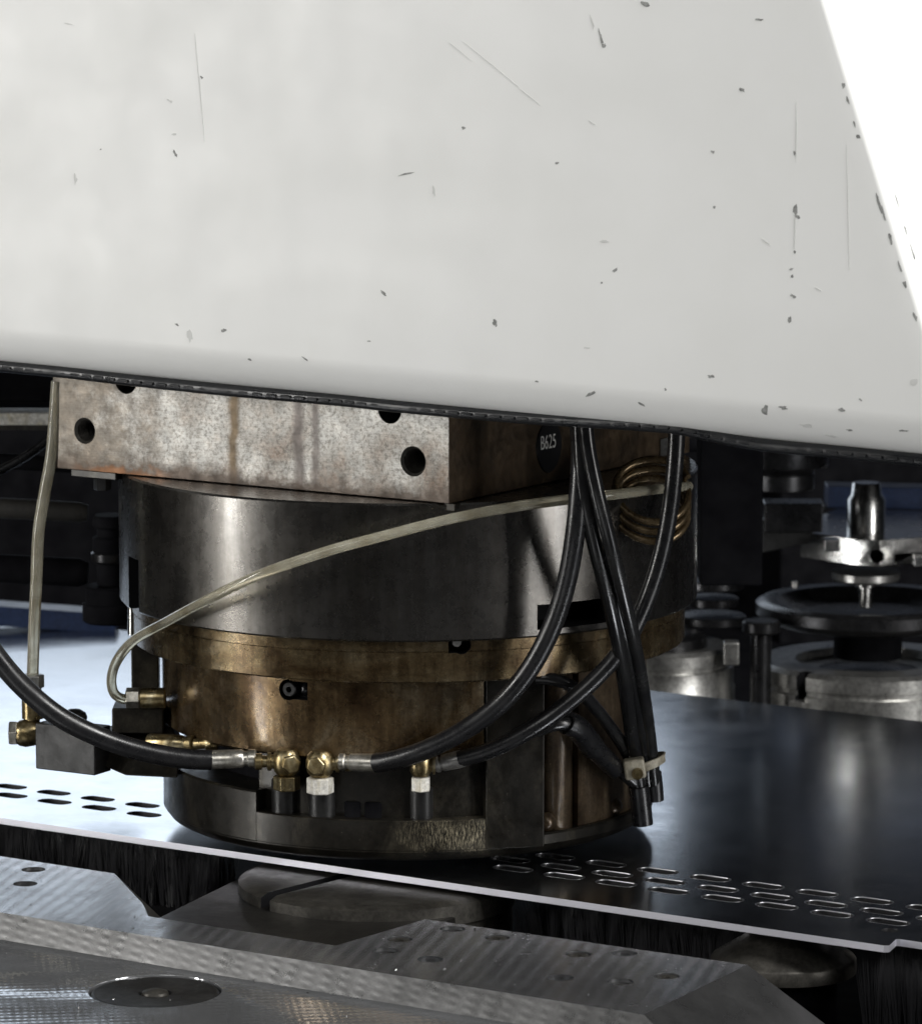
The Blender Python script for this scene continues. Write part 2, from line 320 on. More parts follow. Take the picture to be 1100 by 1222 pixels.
def tag(o, label=None, cat=None, group=None, kind=None):
    for k, vv in (('label', label), ('category', cat), ('group', group), ('kind', kind)):
        if vv: o[k] = vv
    return o
def thing(name, loc, label, cat, group=None):
    o = bpy.data.objects.new(name, None); COL.objects.link(o); o.location = Vector(loc)*S; o.empty_display_size = 0.02
    o['mm'] = list(loc); return tag(o, label, cat, group)
ORG = {}
def org(o): return ORG.get(o.name, Vector((0, 0, 0)))
def root(name, loc, label, cat, group=None):
    o = bpy.data.objects.new(name, None); COL.objects.link(o); o.location = Vector(loc)*S; o.empty_display_size = 0.02
    ORG[o.name] = Vector(loc); return tag(o, label, cat, group)
def put(name, mb, mats, parent=None, origin=None, bevel=0, sharp=35, kind=None):
    """link one mesh object; a part takes its parent's origin"""
    if parent is not None: o3 = org(parent)
    elif origin is not None: o3 = Vector(origin)
    else:
        zs = [v[2] for v in mb.v]; o3 = Vector((sum(v[0] for v in mb.v)/len(mb.v), sum(v[1] for v in mb.v)/len(mb.v), min(zs)))
    me = mb if isinstance(mb, bpy.types.Mesh) else mb.mesh(name, mats, o3, sharp)
    ob = bpy.data.objects.new(name, me); COL.objects.link(ob); ORG[ob.name] = o3
    if parent is not None: ob.parent = parent
    else: ob.location = o3*S
    if bevel:
        b = ob.modifiers.new('bevel', 'BEVEL'); b.width = bevel*S; b.segments = 2; b.limit_method = 'ANGLE'; b.angle_limit = R(40); b.harden_normals = True
    if kind: ob['kind'] = kind
    return ob
def boolean(ob, cutters, inner='deep_black'):
    """cut real holes and pockets, then keep the result as plain mesh"""
    tmp = []
    for mb in cutters:
        me = mb.mesh('cut', [inner], org(ob)); c = bpy.data.objects.new('cut', me); COL.objects.link(c)
        c.matrix_world = Matrix.Translation(org(ob)*S); tmp.append(c)
        m = ob.modifiers.new('cut', 'BOOLEAN'); m.operation = 'DIFFERENCE'; m.object = c; m.solver = 'EXACT'
        m.material_mode = 'TRANSFER'
    bpy.context.view_layer.update()
    dg = bpy.context.evaluated_depsgraph_get()
    me = bpy.data.meshes.new_from_object(ob.evaluated_get(dg)); ob.modifiers.clear(); old = ob.data; ob.data = me
    me.name = old.name
    for c in tmp: bpy.data.objects.remove(c)
    finish(me, 30); return ob
def flat(loops, z0, z1, name, mat, origin, soft=0.0):
    """plate with holes: first loop is the outline, the others are holes"""
    cu = bpy.data.curves.new(name, 'CURVE'); cu.dimensions = '2D'; cu.fill_mode = 'BOTH'; cu.extrude = (z1-z0)/2*S-soft*S; cu.bevel_depth = soft*S; cu.bevel_resolution = 1
    for lp in loops:
        sp = cu.splines.new('POLY'); sp.points.add(len(lp)-1); sp.use_cyclic_u = True
        for q, p in zip(sp.points, lp): q.co = ((p[0]-origin[0])*S, (p[1]-origin[1])*S, 0, 1)
    t = bpy.data.objects.new('t', cu); COL.objects.link(t); bpy.context.view_layer.update()
    me = bpy.data.meshes.new_from_object(t.evaluated_get(bpy.context.evaluated_depsgraph_get())); bpy.data.objects.remove(t)
    me.transform(Matrix.Translation((0, 0, ((z0+z1)/2-origin[2])*S)))
    bm = bmesh.new(); bm.from_mesh(me); bmesh.ops.remove_doubles(bm, verts=bm.verts, dist=1e-6); bmesh.ops.recalc_face_normals(bm, faces=bm.faces); bm.to_mesh(me); bm.free()
    me.materials.clear(); me.materials.append(M[mat]); finish(me, 30); return me

def copy_tree(o, parent=None):
    c = o.copy(); COL.objects.link(c); c.parent = parent
    for ch in o.children: copy_tree(ch, c)
    return c

# ================================================================== SETTING
mb = MB().box((-700, 1500, -150), (7000, 7000, 20)); tag(put('machine_bed', mb, 'matte_black'), kind='structure')
# dark guard at the far side of the machine bed
c0 = -RT*300 + V*1640
mb = MB().box((c0.x, c0.y, -40), (3600, 40, 200), RT); tag(put('rear_wall', mb, 'matte_black'), kind='structure')
c0 = RT*820 + V*1500
mb = MB().box((c0.x, c0.y, -40), (960, 40, 200), RT); tag(put('rear_panel', mb, 'matte_black'), kind='structure')
mb = MB().box((c0.x, c0.y, 270), (960, 40, 420), RT); tag(put('rear_cabinet', mb, 'blue_panel'), kind='structure')
c0 = RT*215 + V*1600
mb = MB().box((c0.x, c0.y, 178), (330, 30, 236), RT); tag(put('reflection_blocker', mb, 'blue_panel'), kind='structure')  # unseen blue panel, added to keep the rear lamp out of the sheet's reflection

# ================================================================== SHEET
def slot(cx, cyy, L, rr, k=10):
    h = (L-2*rr)/2; out = []
    for i in range(k+1): t = -math.pi/2+math.pi*i/k; out.append((cx+h+rr*math.cos(t), cyy+rr*math.sin(t)))
    for i in range(k+1): t = math.pi/2+math.pi*i/k; out.append((cx-h+rr*math.cos(t), cyy+rr*math.sin(t)))
    return out
p1 = pz(1054, 1130, 0); p2 = pz(1072, 1121, 0)
outline = [(-1150, -129), (p1.x-1, -129), (p1.x+1.5, -127), (p2.x-1, p2.y-1), (p2.x+1, p2.y), (900, p2.y), (900, 483), (-1150, 483)]
loops = [outline]
for k in range(6):
    for (px, py) in ((170, 961), (172, 972)):
        q = pz(px, py, 0); loops.append(slot(q.x-36.2*k, q.y, 25, 6.6))
for row, (px, py, n0, n1) in enumerate(((662, 1022.5, -1, 11), (669, 1034.5, -2, 11), (673, 1045.5, -1, 11))):
    q = pz(px, py, 0)
    for k in range(n0, n1): loops.append(slot(q.x+36.4*k, q.y, 27, 6.4))
q = pz(1062, 1110.5, 0); loops.append([(q.x+5.2*math.cos(t*math.pi/8), q.y+5.2*math.sin(t*math.pi/8)) for t in range(16)])
me = flat(loops, -4, 0, 'perforated_sheet', 'sheet_steel', (0, 0, 0), 0.0)
me.polygons.foreach_set('use_smooth', [False]*len(me.polygons))
me.materials.append(M['cut_edge']); me.materials.append(M['slot_wall'])
for p in me.polygons:
    if abs(p.normal.z) < 0.35 or (p.area < 2e-5 and abs(p.normal.z) < 0.9): p.material_index = 1 if p.center.y < p2.y*S+0.0008 and p.center.y < -0.1 else 2
sheet = put('perforated_sheet', me, None, origin=(0, 0, 0))
for row, (px, py, n0, n1) in enumerate(((662, 1022.5, -1, 11), (669, 1034.5, -2, 11), (673, 1045.5, -1, 11))):
    q = pz(px, py, 0); lip = None
    for k in range(n0, n1):
        if lip is None:
            op = [Vector((a, b, -0.35)) for a, b in slot(q.x+36.4*k, q.y, 26.6, 6.2, 8)]
            lip = put('slot_lip', MB().tube(op+[op[0]], 0.55, 8, 2, cap=False), 'lip_steel', sheet); x0 = q.x+36.4*k
        else:
            c = lip.copy(); COL.objects.link(c); c.location.x += (q.x+36.4*k-x0)*S; ORG[c.name] = Vector((0, 0, 0))
tag(sheet, 'flat shiny steel sheet with rows of slots lying under the punch', 'sheet metal')

# ================================================================== COVER
YC = -170
def zlow(x): return 286.5 - (x-150)*0.0205
XL, XE = -620.0, None
e0 = pY(985, 0, YC); e1 = pY(1100, 375, YC)
def xedge(z): return e1.x + (z-e1.z)*(e0.x-e1.x)/(e0.z-e1.z)
cover = root('machine_cover', (0, YC, 291), 'large white painted machine head cover with chips and scratches', 'cover')
def cover_shell():
    mb = MB(); RB = 26; ZT = 1050; YB = 330; RE = 4
    # profile from the top of the front face down round the lower lip to the underside; s = depth behind the front, h = height above the lip
    prof = [(0, None)] + [(0, RB+300), (0, RB+60)] + [(RB-RB*math.cos(a), RB-RB*math.sin(a)) for a in [i*math.pi/2/10 for i in range(0, 11)]] + [(60, 0)]
    xs = [XL+(200-XL)*i/20 for i in range(21)]
    rows = []
    for s, h in prof:
        row = []
        for i, x in enumerate(xs):
            z = ZT if h is None else zlow(x)+h
            row.append(Vector((x, YC+s, z)))
        # right-hand end: front face runs to the slanting edge, then turns the corner on a small radius
        zz = ZT if h is None else zlow(470)+h
        xe = xedge(zz)
        for fr in (0.35, 0.7, 0.95): row.append(Vector((200+(xe-RE-200)*fr, YC+s, zz if h is None else zlow(200+(xe-RE-200)*fr)+h)))
        for i in range(7):
            a = i*math.pi/2/6
            row.append(Vector((xe-RE+RE*math.sin(a), YC+max(s, 0)+RE-RE*math.cos(a), zz)))
        row.append(Vector((xe, YC+s+RE+100, zz)));  row.append(Vector((xe, YB, zz)))
        rows.append(row)
    vs = [p for r_ in rows for p in r_]; k = len(rows[0]); fs = []
    for j in range(len(rows)-1):
        for i in range(k-1): fs.append((j*k+i, j*k+i+1, (j+1)*k+i+1, (j+1)*k+i))
    mb.add(vs, fs)
    # back, left end and top close the box
    mb.box(((XL+400)/2, YB-30, 680), (abs(XL)+380, 6, 700)); mb.box((XL+3, (YC+YB)/2, 680), (6, YB-YC-80, 700))
    return mb
put('front_panel', cover_shell(), 'white_paint', cover, sharp=50)
put('fold_seam', MB().tube([Vector((xedge(z)-0.4, YC+15, z)) for z in (1040, 800, 600, 500, 420, 320)], 1.5, 10, 4), 'white_paint', cover)
# closed underside plate, dark
mb = MB().box(((XL+430)/2, 90, 330), (abs(XL)+400, 440, 6)); put('underside', mb, 'dark_machine', cover)
# rubber edge trim: a channel strip and its ribbed bead, sagging a little between clips
trimpx = [(-60, 430), (0, 437), (75, 444), (150, 453), (275, 466), (400, 477), (465, 484), (527, 490), (633, 499), (709, 503.5), (800, 510), (845, 519), (911, 531), (1009, 540), (1100, 549), (1180, 557)]
pts = [pY(x, y, YC+14) for x, y in trimpx]
put('edge_trim', MB().tube(pts, 3.6, 12, 10), 'edge_trim', cover)
put('edge_trim', MB().tube([p+Vector((0, 7, 3.2)) for p in pts], 4.2, 12, 10), 'edge_trim', cover)
fine_ = []
mbt = MB(); cur = MB(); cur.tube(pts, 1.0, 4, 40)
cent = [Vector(cur.v[i*4]).lerp(Vector(cur.v[i*4+2]), 0.5) for i in range(len(cur.v)//4)]
acc = 0; last = cent[0]; dv = (-V*3.9 - Vector((0, 0, 0.2)))
for a, b in zip(cent, cent[1:]):
    acc += (b-a).length
    if acc > 8.5:
        acc = 0; t = (b-a).normalized(); o = b+dv*(1+0.25*math.sin(b.x*0.05))
        mbt.lathe([(0.3, -4.0), (1.0, -3.4), (1.2, 0), (1.0, 3.4), (0.3, 4.0)], o, t, 8)
put('trim_bead', mbt, 'edge_trim', cover)

# paint chips and scratches, thin ragged flakes lying on the paint
def zfront_pt(x, y):
    p = pY(x, y, YC); lip = zlow(p.x)+26
    if p.z < lip:                         # on the rounded lower lip
        for _ in range(12):
            h = max(min(lip-p.z, 24), 0); s = 26-math.sqrt(26*26-h*h); p = pY(x, y, YC+s)
        nrm = Vector((0, -(26-s), -h)).normalized()
        return p, nrm
    return p, Vector((0, -1, 0))
def chip(x, y, wpx, hpx, ang=0, mat='paint_chip', rag=0.45, seg=11):
    p, nr = zfront_pt(x, y); u = Vector((1, 0, 0)); v_ = nr.cross(u)*-1
    if v_.z < 0: v_ = -v_
    a = R(ang); mb = MB(); vs = []; kx = 0.4*wpx/1.66; ky = 0.4*hpx/2.02
    for i in range(seg):
        t = 2*math.pi*i/seg; rr = 1+random.uniform(-rag, rag)
        du, dv2 = kx*rr*math.cos(t), ky*rr*math.sin(t)
        vs.append(p+nr*0.16+u*(du*math.cos(a)-dv2*math.sin(a))+v_*(du*math.sin(a)+dv2*math.cos(a)))
    c_ = p+nr*0.22; vs.append(c_); base = [q-nr*0.4 for q in vs[:seg]]
    vs += base
    fs = [(i, (i+1) % seg, seg) for i in range(seg)] + [((i+1) % seg, i, seg+1+i, seg+1+(i+1) % seg) for i in range(seg)]
    mb.add(vs, fs)
    put('paint_chip' if mat == 'paint_chip' else 'paint_scuff', mb, mat, cover)
for a in [(209, 183, 13, 5, -55), (241, 92, 5, 3, -40), (553, 152, 5, 5), (485, 207, 26, 2.5, 14), (518, 228, 4, 14, 8, 'paint_scuff'),
          (458, 350, 10, 4, -35), (267, 394, 7, 5), (211, 387, 6, 4, -20), (298, 429, 5, 3), (364, 428, 11, 3, -25), (590, 384, 5, 8), (592, 388, 3, 8),
          (717, 45, 4, 22, 14), (706, 25, 2.5, 24, 20, 'paint_scuff'), (721, 54, 5, 7), (770, 4, 10, 6, -20), (885, 106, 8, 5, -25), (664, 194, 5, 3), (906, 23, 9, 3, 0),
          (850, 181, 4, 4), (852, 247, 4, 3), (720, 288, 13, 4, 0, 'paint_scuff'), (734, 322, 7, 4, 30), (718, 337, 3, 3), (704, 470, 14, 4.5, 25), (765, 482, 9, 3, -25),
          (794, 465, 3, 4), (848, 449, 8, 4), (912, 490, 8, 14, -20), (934, 486, 11, 5), (1005, 489, 11, 5, -15), (1013, 513, 7, 3), (1078, 514, 12, 2.5), (1027, 477, 6, 3, -35),
          (948, 182, 3, 6), (949, 250, 5, 14), (951, 258, 7, 6), (948, 300, 3, 4), (944, 321, 5, 4), (945, 329, 4, 5), (946, 353, 7, 4, -20), (942, 381, 4, 8), (948, 270, 2, 60, 0, 'paint_scuff'),
          (950, 160, 1.6, 70, 0, 'paint_scuff'), (915, 289, 12, 2, -28, 'paint_scuff'), (976, 345, 9, 3, -25, 'paint_scuff'), (226, 400, 8, 18, 10, 'paint_scuff'), (90, 213, 5, 14, 0, 'paint_scuff'),
          (203, 120, 9, 3, -25, 'paint_scuff'), (82, 28, 20, 2, -8, 'paint_scuff'), (238, 100, 1.4, 120, 6, 'paint_scuff'), (1012, 250, 1.2, 180, 2, 'paint_scuff'), (208, 160, 6, 3, 0, 'paint_scuff'),
          (962, 508, 14, 7, 0, 'paint_scuff'), (990, 520, 16, 4, -5, 'paint_scuff'), (120, 178, 3, 2), (440, 407, 5, 2), (640, 455, 6, 2), (700, 415, 8, 3, 10, 'paint_scuff'), (1090, 455, 8, 10, 0, 'paint_scuff')]:
    chip(*a)
for a in [(588, 78, 92, 1.6, -33.5), (548, 60, 40, 1.1, -33), (632, 115, 30, 1.6, -33), (706, 146, 12, 2, -25)]: chip(*a, 'paint_scuff', 0.2)
# wear along the folded edge
for t in [0.28, 0.31, 0.40, 0.43, 0.62, 0.64, 0.65, 0.67, 0.70, 0.74, 0.76, 0.80, 0.84, 0.86, 0.90, 1.0, 1.01]:
    z = e0.z+(e1.z-e0.z)*t + random.uniform(-2, 2); xx = xedge(z)
    side = random.random() < 0.3; nr = Vector((1, 0, -(e1.x-e0.x)/(e1.z-e0.z))).normalized() if side else Vector((0, -1, 0))
    o = Vector((xx, YC+random.uniform(7, 11), z))+nr*0.12 if side else Vector((xx-random.uniform(4.6, 5.6), YC, z))+nr*0.12
    sl = Vector((e1.x-e0.x, 0, e1.z-e0.z)).normalized(); u = sl.cross(nr)
    seg = 9; L = random.uniform(2, 6) if 0.6 < t < 0.9 else random.uniform(1.2, 3.2); wd = random.uniform(0.5, 1.2); vs = []
    for i in range(seg):
        th = 2*math.pi*i/seg; rr = random.uniform(0.6, 1.3); vs.append(o+sl*(L*rr*math.cos(th))+u*(wd*rr*math.sin(th))-nr*0.05)
    put('paint_chip', MB().add(vs+[o+nr*0.06]+[q-nr*0.6 for q in vs], [(i, (i+1) % seg, seg) for i in range(seg)]+[((i+1) % seg, i, seg+1+i, seg+1+(i+1) % seg) for i in range(seg)]), 'paint_chip', cover)

# ================================================================== PUNCH HEAD
head = root('punch_unit', (0, 0, 8), 'oil stained steel punch head with bronze collar standing over the sheet', 'punch head')
BX0, BX1, BY0, BY1, BZ0, BZ1 = -171, 122, -140, 140, 230, 322
mb = MB().box(((BX0+BX1)/2, 0, (BZ0+BZ1)/2), (BX1-BX0, BY1-BY0, BZ1-BZ0))
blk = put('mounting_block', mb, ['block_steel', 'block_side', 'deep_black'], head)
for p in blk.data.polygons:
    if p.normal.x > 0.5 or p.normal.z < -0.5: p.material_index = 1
cut = []
for (px, py, rr, L) in ((101, 514, 6.6, 60), (493, 550.5, 7.4, 60)):
    q = pY(px, py, BY0)
    prof = [(rr+1.6, -5), (rr+1.6, 0), (rr, 1.6)]
    h = 2
    while h < L: prof += [(rr, h), (rr+0.7, h+0.8)]; h += 1.6           # threaded bore
    cut.append(MB().lathe(prof, q, (0, 1, 0), 28))
for px, py in ((150, 454), (465, 489)):
    q = pY(px, py, BY0); cut.append(MB().cyl(q+Vector((0, -5, 0)), q+Vector((0, 25, 0)), 8))
boolean(blk, cut, 'die_grey')
bv = blk.modifiers.new('bevel', 'BEVEL'); bv.width = 0.9*S; bv.segments = 2; bv.limit_method = 'ANGLE'; bv.angle_limit = R(60); bv.harden_normals = True
# badge on the side of the block
q = pX(654, 533, BX1); seg = 28; vs = []
for i in range(seg):
    t = 2*math.pi*i/seg; yy = 14.5*math.cos(t)*(1-0.14*max(0, -math.sin(t))); zz = 16*math.sin(t)
    vs.append((yy, zz))
mb = MB(); mb.add([(BX1+0.2, q.y+a, q.z+b) for a, b in vs]+[(BX1+1.1, q.y+a*0.97, q.z+b*0.97) for a, b in vs], [tuple(range(seg)), tuple(range(2*seg-1, seg-1, -1))]+[(i, (i+1) % seg, seg+(i+1) % seg, seg+i) for i in range(seg)])
put('badge', mb, 'badge_black', blk)
fc = bpy.data.curves.new('lettering', 'FONT'); fc.body = 'B625'; fc.align_x = 'CENTER'; fc.align_y = 'CENTER'; fc.size = 12.0*S; fc.extrude = 0.15*S; fc.space_character = 1.02
t = bpy.data.objects.new('t', fc); COL.objects.link(t); bpy.context.view_layer.update()
me = bpy.data.meshes.new_from_object(t.evaluated_get(bpy.context.evaluated_depsgraph_get())); bpy.data.objects.remove(t)
q2 = pX(654, 528, BX1+1.2)
me.transform(Matrix.Diagonal((0.72, 1.02, 1, 1))); me.transform(Matrix(((0, 0, 1, 0), (1, 0, 0, 0), (0, 1, 0, 0), (0, 0, 0, 1))))
me.transform(Matrix.Translation((q2-org(head))*S)); me.materials.clear(); me.materials.append(M['letter_white'])
put('lettering', me, None, blk)
# small data plate and screw heads on the same face
q = pX(793, 533, BX1); mb = MB().box((BX1+0.7, q.y, q.z), (1.0, 14, 11)); put('data_plate', mb, 'tool_steel', blk)
# clamp strips under the block
for (xa, xb, yy) in ((-160, -125, -128), (75, 124, -128)):
    mb = MB().box(((xa+xb)/2, yy, 227.5), (xb-xa, 18, 4.6)); put('clamp_strip', mb, 'base_dark', head, bevel=0.6)
    mb = MB().lathe([(0.1, -8), (5, -8), (5.5, -7), (5.5, 0)], ((xa+xb)/2, yy, 225), (0, 0, 1), 6); put('bolt', mb, 'black_oxide', head)

# housing
RH = 181
mb = MB(); mb.lathe([(120, 147), (RH-1.2, 147), (RH, 148.2), (RH, 228.4), (RH-1.2, 229.6), (120, 229.6)], seg=160)
housing = put('housing', mb, ['housing_steel', 'deep_black'], head)
q = pc(686, 714, RH); a = math.atan2(q.y, q.x); d = Vector((math.cos(a), math.sin(a), 0)); tv = Vector((-d.y, d.x, 0))
s1 = MB().box(d*RH+Vector((0, 0, 159)), (60, 52, 15), d, tv)
q = pc(159, 695, RH); a2 = math.atan2(q.y, q.x); d2 = Vector((math.cos(a2), math.sin(a2), 0)); t2 = Vector((-d2.y, d2.x, 0))
s2 = MB().box(d2*RH+Vector((0, 0, 163)), (40, 20, 34), d2, t2)
boolean(housing, [s1, s2])
# collar with a pin hole and an engraved line
RC = 174
mb = MB(); mb.lathe([(120, 121), (RC-1.5, 121), (RC-0.5, 122), (RC-0.5, 139.3), (RC-1.1, 139.6), (RC-1.1, 140.2), (RC, 140.5), (RC, 146.4), (RC-1, 147.2), (120, 147.2)], seg=160)
collar = put('collar', mb, ['collar_bronze', 'deep_black'], head)
q = pc(551, 770, RC); a = math.atan2(q.y, q.x); d = Vector((math.cos(a), math.sin(a), 0)); tv = Vector((-d.y, d.x, 0))
boolean(collar, [MB().cyl(d*(RC-16)+Vector((0, 0, q.z)), d*(RC+5)+Vector((0, 0, q.z)), 5.6), MB().box(d*(RC-5)+Vector((0, 0, q.z))-tv*5, (20, 6, 9.5), d, tv)])
put('pin', MB().lathe([(0.1, 0), (2.6, 0), (3.2, -1), (3.2, -9)], d*(RC-4)+Vector((0, 0, q.z+1))-tv*2.2, d, 16), 'tool_steel', collar)
# lower bronze body, front left sector
RL = 155
mb = MB().sector(110, RL, 70, 121.2, -118, 17.5, 1.4, 96)
body = put('lower_body', mb, ['body_bronze', 'deep_black'], head)
q = pc(350, 824, RL); a = math.atan2(q.y, q.x); d = Vector((math.cos(a), math.sin(a), 0)); tv = Vector((-d.y, d.x, 0)); zq = Vector((0, 0, q.z))
boolean(body, [MB().cyl(d*(RL-12)+zq-tv*3.5, d*(RL+6)+zq-tv*3.5, 6.4), MB().box(d*RL+zq+tv*4, (16, 11, 11), d, tv)])
put('grub_screw', MB().lathe([(1.9, 1.5), (1.9, 6.0), (4.0, 6.0), (4.6, 5.2), (4.6, 0)], d*(RL-7)+zq-tv*3.6, d, 18), 'black_oxide', body)
mbp = MB()
mbp.lathe([(0.1, 3.4), (2.0, 3.0), (3.6, 1.6), (4.2, 0)], d*(RL-7.5)+zq+tv*4.5, d, 14)
put('sealant_blob', mbp, 'rubber', body)
# thin back plate closing the end of that sector, seen as the dark step
# core behind the fittings
mb = MB().lathe([(60, 20), (126, 20), (127, 22), (127, 119), (60, 120)], seg=120); put('core', mb, 'matte_black', head)
# base ring with its raised left rim
RB_ = 154
mb = MB().lathe([(70, 8), (RB_-8, 8), (RB_-3, 10.5), (RB_, 14.5), (RB_, 20), (RB_-1, 21.2), (90, 22)], seg=160)
put('base_ring', mb, 'base_worn', head)
mb = MB().sector(90, RB_+0.4, 15, 34, -40, 20, 0.8, 60); put('base_wall', mb, 'base_worn', head)
mb = MB().sector(100, 145, 33, 71, -38, 19, 0.8, 60); put('pocket_back', mb, 'base_dark', head)
mb = MB().sector(90, RB_+0.7, 14.6, 46.5, -125, -36, 1.2, 60); put('base_rim', mb, 'base_worn', head)
# dark guide plate right of the bronze body, flat and slightly proud
pa = cy(18.0, 155.5, 0); pb_ = cy(30.5, 164, 0)
dd = (pb_-pa); dd.z = 0; nn = Vector((dd.y, -dd.x, 0)).normalized()
mid = (pa+pb_)/2 - nn*22
mb = MB().box((mid.x, mid.y, 67.5), (dd.length, 44, 105), dd, None); gp = put('guide_plate', mb, ['base_dark', 'deep_black'], head, bevel=1.0)
# curved brown casting at the right with a rounded rib
mb = MB().sector(100, 150, 13, 120.8, 44, 130, 2.0, 60)
cast = put('casting', mb, ['brown_cast', 'deep_black'], head)
mb = MB().lathe([(0.1, 14), (9, 14), (11, 17), (11, 118), (0.1, 119)], cy(39.5, 141, 0), (0, 0, 1), 28); put('casting_rib', mb, 'brown_cast', head)
mb = MB().sector(100, 136, 13, 120.5, 28, 46, 0.6, 20); put('casting_recess', mb, 'base_dark', head)
# shiny oily bosses at the foot of the casting
for (px, py, r_) in ((655, 983, 6), (737, 963, 6)):
    q = pc(px, py, 151)
    me_ = MB().lathe([(0.1, 5.0), (2.5, 4.4), (5, 2.6), (6.6, 0), (5, -2.4)], q-Vector((q.x, q.y, 0)).normalized()*2.5, Vector((q.x, q.y, 0)), 14); put('drain_plug', me_, 'brown_cast', head)
# square dark port above the guide plate
q = pc(633, 832, 158); put('port_block', MB().box(q-Vector((q.x, q.y, 0)).normalized()*9, (20, 15, 20), Vector((q.x, q.y, 0)), None), 'deep_black', head, bevel=0.5)
# silver stay at the left side of the body
q = pd(167, 800, -20); t_ = pd(160, 705, -12)
put('stay_bar', MB().box((q.x+3, q.y+2, q.z+14), (17, 16, 62), RT), 'base_dark', head, bevel=1.0)
put('stay_rod', MB().cyl(pd(160, 757, -6), pd(160, 705, -6), 4.2, 18), 'bright_steel', head)
# left support arm under the hoses
mb = MB(); A = [pd(*p) for p in ((122, 914, -50), (150, 926, -58), (212, 929, -72), (215, 893, -60), (205, 868, -40), (122, 876, -40))]
zz0 = min(p.z for p in A)
mb.add([p for p in A]+[p+V*26 for p in A], [tuple(range(6)), tuple(range(11, 5, -1))]+[(i, (i+1) % 6, 6+(i+1) % 6, 6+i) for i in range(6)])
put('support_arm', mb, 'base_dark', head, bevel=1.2)
mb = MB().box(pd(166, 856, -40), (32, 26, 16), RT); put('bracket', mb, 'base_dark', head, bevel=1.2)

# bosses that carry the fittings (part of the head)
for px, py in ((341, 950), (385, 952)):
    q = pc(px, py, 144); put('port_boss', MB().lathe([(0.1, 33), (8.6, 33), (8.6, 53), (7.8, 54), (0.1, 54)], (q.x, q.y, 0), (0, 0, 1), 28), 'black_oxide', head)
q = pc(503, 950, 144); put('port_boss', MB().lathe([(0.1, 33), (7, 33), (7, 52), (6.2, 53), (0.1, 53)], (q.x, q.y, 0), (0, 0, 1), 28), 'black_oxide', head)
for px, py in ((312, 937), (422, 943), (446, 935)):
    q = pc(px, py, 142); put('screw_boss', MB().lathe([(2.4, 38), (2.4, 43), (5, 43.4), (6, 42.4), (6, 33)], (q.x, q.y, 0), (0, 0, 1), 24), 'matte_black', head)

# ================================================================== HOSES WITH THEIR FITTINGS
HEX = [(0.1, 0), (1, 0)]
def hexnut(a, axis, r, L, ph=0):
    return MB().lathe([(0.1, 0), (r-0.8, 0), (r, 0.6), (r, L-0.6), (r-0.8, L), (0.1, L)], a, axis, 6, phase=ph)
def banjo(t, c, left, nutmat, nz):
    """swivel body with hex plug, its stem, and the nut below"""
    ax = (RT*(-1 if left else 1))
    put('banjo_body', MB().lathe([(0.1, -8.2), (5.4, -8.2), (7.6, -5.6), (8.6, -1.5), (8.6, 1.5), (7.6, 5.2), (5.2, 7.6), (0.1, 7.8)], c, (0, 0, 1), 28), 'brass', t)
    fr = (-V + RT*(0.35 if left else -0.25)).normalized()
    put('hex_plug', hexnut(c+fr*6.4, fr, 5.9, 4.4, 14), 'brass', t, bevel=0.3)
    put('stem', MB().lathe([(4.4, 6), (4.4, 9), (5.6, 9.4), (5.6, 11.4), (3.6, 12), (3.6, 14.5), (5.0, 15), (5.0, 18.5), (4.0, 19)], c, ax, 20), 'brass', t)
    put('lock_nut', hexnut(Vector((c.x, c.y, c.z-8.4-nz)), (0, 0, 1), 8.3, nz, 8), nutmat, t, bevel=0.4)
def ferrule(t, a, b, mat='zinc', r=5.6):
    ax = b-a; L = ax.length
    put('ferrule', MB().lathe([(3.8, 0), (r-0.6, 0), (r, 0.8), (r, L*0.14), (r-0.9, L*0.17), (r-0.9, L*0.24), (r, L*0.28), (r+0.2, L*0.55), (r+0.3, L-0.8), (r, L), (3, L)], a, ax, 28), mat, t)

# hose from the left, running in front of the valve block
c = pc(342, 909, 156)
hl = root('hydraulic_hose', c, 'thick black hose sweeping in from the left edge to a brass swivel fitting', 'hose', 'black hydraulic hoses')
banjo(hl, c, True, 'brass', 9)
fa = pd(306, 905, c.dot(V)+2); fb = pd(246, 907, c.dot(V)+4); ferrule(hl, fa, fb, 'zinc', 5.5)
dp = c.dot(V)
P = [pd(x, y, d_) for x, y, d_ in ((252, 907, dp+4), (225, 906, dp+2), (190, 901, dp), (150, 891, dp-2), (110, 876, dp-4), (70, 855, dp-8), (35, 827, dp-10), (5, 795, dp-14), (-25, 752, dp-18), (-50, 700, dp-20))]
put('hose', MB().tube(P, 6.2, 20, 10), 'rubber', hl)
# hose that climbs to the cover from the middle fitting
c = pc(382, 911, 156); dp = c.dot(V)
hm = root('hydraulic_hose', c, 'black hose rising from the white nut fitting in front of the bronze collar', 'hose', 'black hydraulic hoses')
banjo(hm, c, False, 'white_nut', 10)
fa = pd(405, 909, dp-2); fb = pd(454, 911, dp-9); ferrule(hm, fa, fb, 'zinc', 5.2)
P = [pd(x, y, d_) for x, y, d_ in ((448, 911, dp-8), (475, 906, dp-15), (510, 894, dp-22), (555, 871, dp-26), (598, 839, dp-30), (633, 797, dp-34), (660, 745, dp-38), (677, 690, dp-44), (687, 630, dp-50), (692, 570, dp-50), (694, 520, dp-48), (696, 470, dp-46), (697, 420, dp-44))]
put('hose', MB().tube(P, 5.9, 20, 10), 'rubber', hm)
